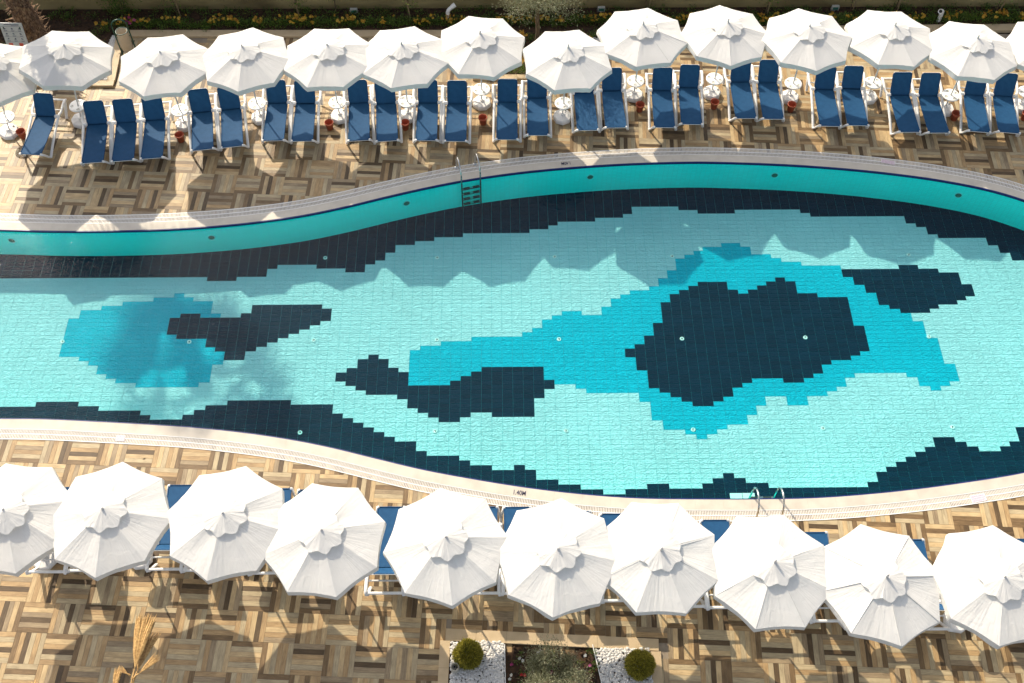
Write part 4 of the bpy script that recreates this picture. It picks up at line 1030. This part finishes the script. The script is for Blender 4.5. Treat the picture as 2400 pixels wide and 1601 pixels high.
# ---- saplings and stakes along the wall
SAP = [(-13.9, 24.7), (-9.3, 24.78), (-5.82, 24.71), (-4.72, 24.93), (-2.6, 24.64), (4.36, 24.95), (7.84, 24.76), (10.4, 24.95), (11.7, 24.90), (14.6, 24.7)]
for k, (x, y) in enumerate(SAP):
    rg = random.Random(50+k)
    t = thing('sapling', 'thin staked sapling against the wall, %s from the left' % ORD[k], 'sapling', (x, y, 0), 0, 'young trees along the garden wall')
    lean = rg.uniform(-.12, .12); m2 = MB(); m2.tube([(0, 0, 0), (lean*.5, .01, .8), (lean, 0, 1.9)], [.016, .012, .007], 6); part(m2, 'trunk', 'bark', t)
    if k != 3: 
        m2 = MB(); m2.tube([(.07, -.02, 0), (.07+rg.uniform(-.18, .1), -.01, 1.5)], .018, 6); part(m2, 'stake', 'stake', t)
    pts = []
    for _ in range(700):
        c = Vector((lean*.9+rg.gauss(0, .16), rg.gauss(0, .14), rg.uniform(.5, 2.1))); pts.append((c, (rg.gauss(0, 1), rg.gauss(0, 1), -.2)))
    leaves_obj('crown', pts[:int(350+rg.random()*350)], 'hedge', t, 60+k, None, (.05, .09), .35)
# bougainvillea over the left wall
t = thing('flowering_climber', 'magenta flowering climber on the wall above the bin', 'climber', (-10.95, 24.85, 0))
rg = random.Random(5); pts = []; fl = []
m2 = MB()
for k in range(7):
    a = rg.uniform(-.5, .5); m2.tube([(0, 0, 0), (a*.5, -.03, .5), (a, -.05, 1.1), (a*1.3, -.12, 1.45)], [.012, .01, .007, .004], 5)
part(m2, 'stems', 'bark', t)
for _ in range(1500):
    z = rg.uniform(.1, 1.5); pts.append(((rg.gauss(0, .18+.12*z), rg.gauss(-.05, .08), z), (rg.gauss(0, 1), -.8, .3)))
for _ in range(60): z = rg.uniform(.75, 1.5); fl.append((rg.gauss(.05, .28), rg.gauss(-.16, .06), z))
for _ in range(12): fl.append((rg.gauss(.35, .07), rg.gauss(-.5, .08), rg.uniform(.15, .3)))
leaves_obj('foliage', pts, 'hedge', t, 3, None, (.04, .08), .45); petals_obj('blossom', fl, 'pinkfl', t, 4, (.03, .05))

# ---- floodlights, vent pipes
FLD = [(-4.18, 24.84, 'left of the left vent pipe'), (3.04, 24.88, 'right of the olive tree'), (9.91, 24.9, 'above the eleventh far parasol')]
first = None
for x, y, where in FLD:
    lb = 'small grey floodlight box at the foot of the wall, '+where
    if first is None:
        first = thing('floodlight', lb, 'floodlight', group='floodlights at the foot of the wall')
        m2 = MB(); m2.box((0, 0, .14), (.21, .07, .14)); m2.box((0, -.037, .14), (.19, .01, .12)); part(m2, 'housing', 'ltgrey', first)
        m2 = MB(); m2.box((0, -.045, .14), (.155, .008, .085)); part(m2, 'glass', 'lens', first)
        m2 = MB(); m2.tube([(-.12, 0, .14), (-.12, 0, .03), (.12, 0, .03), (.12, 0, .14)], .009, 6); m2.tube([(0, 0, 0), (0, 0, .035)], .02, 6); part(m2, 'bracket', 'ltgrey', first); o = first
    else: o = copy_tree(first, (0, 0, 0), 0, lb)
    o.location = (x, y, 0)
for x, y, ry, lb in ((-1.43, 24.52, .35, 'bent white vent pipe rising from the flowers left of the olive tree'), (12.87, 24.42, -.9, 'bent white vent pipe facing the pool at the right')):
    t = thing('vent_pipe', lb, 'vent pipe', (x, y, 0), ry)
    m2 = MB(); pth = catmull([(0, 0), (0, .30), (.03, .40), (.12, .47), (.22, .53)], .03)
    dirx, diry = (1, 0) if ry > 0 else (.2, -1)
    m2.tube([(q.x*dirx, q.x*diry, q.y) for q in pth], .058, 14, cap=False); part(m2, 'pipe', 'plastic', t)
    e = pth[-1]; f = pth[-2]; d = Vector(((e.x-f.x)*dirx, (e.x-f.x)*diry, e.y-f.y)).normalized(); c = Vector((e.x*dirx, e.x*diry, e.y))
    m2 = MB(); m2.tube([c-d*.09, c+d*.01], .068, 14, cap=False); m2.tube([c+d*.01, c-d*.001], [.068, .05], 14, cap=False); part(m2, 'collar', 'plastic', t)
    m2 = MB(); m2.tube([c-d*.05, c-d*.045], .057, 14); part(m2, 'opening', 'dark', t)

# ---- rules sign
t = thing('rules_sign', 'white notice board of small pictograms with red blocks by the palm', 'sign', (-13.06, 22.60, 0), R(-2))
m2 = MB()
for s in (-.22, .22): m2.tube([(s, .04, 0), (s, .04, 1.45)], .018, 8)
part(m2, 'post', 'green', t)
TILT = Matrix.Translation((0, 0, 1.2)) @ Matrix.Rotation(R(-12), 4, 'X')
m2 = MB(); m2.box((0, 0, 0), (.60, .025, .74), M=TILT); bd = part(m2, 'board', 'sign', t)
m2 = MB()
for r_ in range(3):
    for c_ in range(3):
        x = -.19+.19*c_; z = .20-.15*r_; k = (r_*3+c_) % 4
        m2.box((x, -.015, z), (.05, .006, .018+.01*(k % 2)), M=TILT); m2.box((x+.012*(1 if k > 1 else -1), -.015, z+.02), (.022, .006, .022), M=TILT)
        m2.box((x, -.015, z-.052), (.10, .005, .006), M=TILT); m2.box((x, -.015, z-.064), (.07, .005, .005), M=TILT)
m2.box((.02, -.015, .325), (.40, .005, .02), M=TILT); m2.box((.10, -.015, .295), (.2, .005, .008), M=TILT)
for z in (.27, .115, -.035, -.185): m2.box((0, -.0145, z), (.54, .004, .004), M=TILT)
part(m2, 'pictograms', 'ink', t)
m2 = MB(); m2.box((-.17, -.015, -.27), (.11, .006, .10), M=TILT); m2.box((.11, -.015, -.27), (.11, .006, .10), M=TILT); part(m2, 'red_block', 'red', t)

# ---- litter bin in a green frame
t = thing('litter_bin', 'cream litter bin hanging in a green tubular frame', 'litter bin', (-10.42, 23.22, 0), R(14))
m2 = MB(); m2.lathe([(.14, .18), (.155, .20), (.155, .78), (.162, .80), (.145, .80), (.14, .22), (.001, .21)], 24); part(m2, 'bin_body', 'cream', t)
m2 = MB()
for s in (-1, 1): m2.tube([(s*.20, 0, 0), (s*.20, 0, 1.0)], .019, 8)
m2.tube([(.20*math.cos(a), 0, 1.0+.20*math.sin(a)) for a in [k*PI/10 for k in range(11)]], .019, 8)
m2.tube([(-.20, -.22, .012), (-.20, .22, .012)], .016, 6); m2.tube([(.20, -.22, .012), (.20, .22, .012)], .016, 6)
m2.tube([(-.2, 0, .62), (-.15, 0, .62)], .012, 6); m2.tube([(.2, 0, .62), (.15, 0, .62)], .012, 6)
part(m2, 'stand', 'green', t)
m2 = MB(); m2.tube([(.158*math.cos(a), .158*math.sin(a), .80) for a in [k*PI/12 for k in range(25)]], .013, 6, cap=False); part(m2, 'rim', 'green', t)
m2 = MB(); m2.lathe([(.138, .55), (.07, .58), (.001, .57)], 14); part(m2, 'bin_liner', 'ltgrey', t)

# ---------------------------------------------------------------- palms
def fan_leaf(mb, o, d, petiole, rad, seed, n=26, droop=.25, mi=0, spread=2.5, fold=0.):
    """one fan frond: stalk from o along d, blade split in n narrow segments"""
    rg = random.Random(seed); d = d.normalized(); side = d.cross(Vector((0, 0, 1))).normalized(); nn = side.cross(d).normalized()
    c = o+d*petiole+Vector((0, 0, -droop*petiole*.25)); mb.tube([o, o.lerp(c, .5)+Vector((0, 0, .03)), c], [.02, .015, .012], 5, mi=mi)
    for k in range(n):
        a = (k/(n-1)-.5)*spread; dv = (d*math.cos(a)+side*math.sin(a)*(1-fold)).normalized(); L = rad*(.72+.28*math.cos(a*.9))*rg.uniform(.92, 1.05)
        dr = droop*rg.uniform(.7, 1.3); w_ = rad*.034
        s_ = dv.cross(nn).normalized()*w_; p = [c+dv*L*f+nn*(-dr*L*f*f)+Vector((0, 0, -dr*L*f*f*.5)) for f in (0, .35, .7, 1)]
        vs = [p[0], p[1]+s_, p[1]-s_, p[2]+s_*.8, p[2]-s_*.8, p[3]]; q = nn*w_*.5
        vs = [vs[0], vs[1], p[1]+q, vs[2], vs[3], p[2]+q, vs[4], vs[5]]
        mb.add(vs, [(0, 1, 2), (0, 2, 3), (1, 4, 5, 2), (2, 5, 6, 3), (4, 7, 5), (5, 7, 6)], mi)
def set_tone(o, seed):
    me = o.data; rg = random.Random(seed); at = me.attributes.new('tone', 'FLOAT', 'POINT'); at.data.foreach_set('value', [min(1, max(0, rg.gauss(.45, .18))) for _ in me.vertices])
PX, PY, PH = -12.95, 23.4, 7.6
t = thing('palm_tree', 'tall fan palm with a shaggy fibrous trunk behind the notice board', 'tree', (PX, PY, 0))
m2 = MB(); rg = random.Random(2); CRX = -.85
rings = 40; vs = []
m2.tube([(CRX*(k/rings)**2, 0, k*PH/rings) for k in range(rings+1)], [.36-.14*min(1, k/14)+.02*math.sin(k*2.3) for k in range(rings+1)], 16); trunk = part(m2, 'trunk', 'fibre', t)
m3 = MB()
for k in range(900):     # leaf boots and loose fibres
    z = rg.uniform(.1, PH); th = rg.uniform(0, 2*PI); r0 = .36-.14*min(1, z/(14*PH/rings)); out_ = rg.uniform(.08, .26)
    a = Vector((CRX*(z/PH)**2+r0*math.cos(th), r0*math.sin(th), z)); ta = Vector((-math.sin(th), math.cos(th), 0)); rad = Vector((math.cos(th), math.sin(th), 0)); b = a+rad*out_+Vector((0, 0, rg.uniform(-.15, .25)))+ta*rg.uniform(-.12, .12)
    w_ = ta*rg.uniform(.008, .035); m3.add([a-w_*1.5, a+w_*1.5, b+w_*.3, b-w_*.3], [(0, 1, 2, 3)])
part(m3, 'leaf_boots', 'fibre', trunk)['kind'] = 'stuff'
for k in range(31):
    th = k*2.399; el = R(-34+100*(k/30)); d = Vector((math.cos(th)*math.cos(el), math.sin(th)*math.cos(el), math.sin(el)))
    m4 = MB(); fan_leaf(m4, Vector((CRX, 0, PH-.05+.1*(k/30))), d, .85+.35*math.cos(el), 1.2, 100+k, 19, .16); o = part(m4, 'frond', 'frond', t); set_tone(o, k)
# dried fronds of a palm standing below the camera
t = thing('palm_tree', 'dried straw coloured fan palm frond reaching up at the lower left', 'tree', (-6.0, 3.3, 0))
m2 = MB(); m2.lathe([(.2, 0), (.16, .8), (.14, 2.6)], 12); part(m2, 'trunk', 'fibre', t)
def dry(seed, o_, d, pet, rad, n, spread, droop):
    m4 = MB(); fan_leaf(m4, Vector(o_), Vector(d), pet, rad, seed, n, droop, 0, spread, .25); part(m4, 'frond', 'dry', t)
dry(1, (.02, 1.25, 3.42), (.03, 1, .10), .36, .92, 40, .50, .10)
dry(11, (.02, 1.25, 3.38), (.10, 1, .02), .34, .72, 26, .62, .16)
dry(2, (.05, 1.45, 3.46), (.75, .8, .1), .10, .42, 7, .5, .05)
dry(3, (-.02, 1.5, 3.46), (-.9, .55, .15), .04, .2, 6, .7, .05)
dry(4, (-.35, 1.0, 3.1), (.0, 1, .1), .25, .52, 8, .35, .1)
dry(5, (-1.6, 1.1, 3.0), (-.45, 1, .0), .2, .35, 7, .7, .2)
dry(6, (-1.1, 1.1, 3.0), (.6, 1, .0), .2, .3, 6, .7, .2)
# ---- a dry leaf on the near deck
m2 = MB(); m2.add([(0, 0, .002), (.035, .012, .012), (.075, .004, .004), (.036, -.014, .010)], [(0, 1, 2), (0, 2, 3)]); m2.add([(-.03, -.004, .003), (0, .002, .003), (0, -.002, .003)], [(0, 1, 2)])
o = m2.obj('fallen_leaf', 'bark'); o.location = (-7.80, 10.42, .001); o.rotation_euler = (0, 0, .4); tag(o, 'tiny dark fallen leaf on the deck above the near parasols', 'leaf')
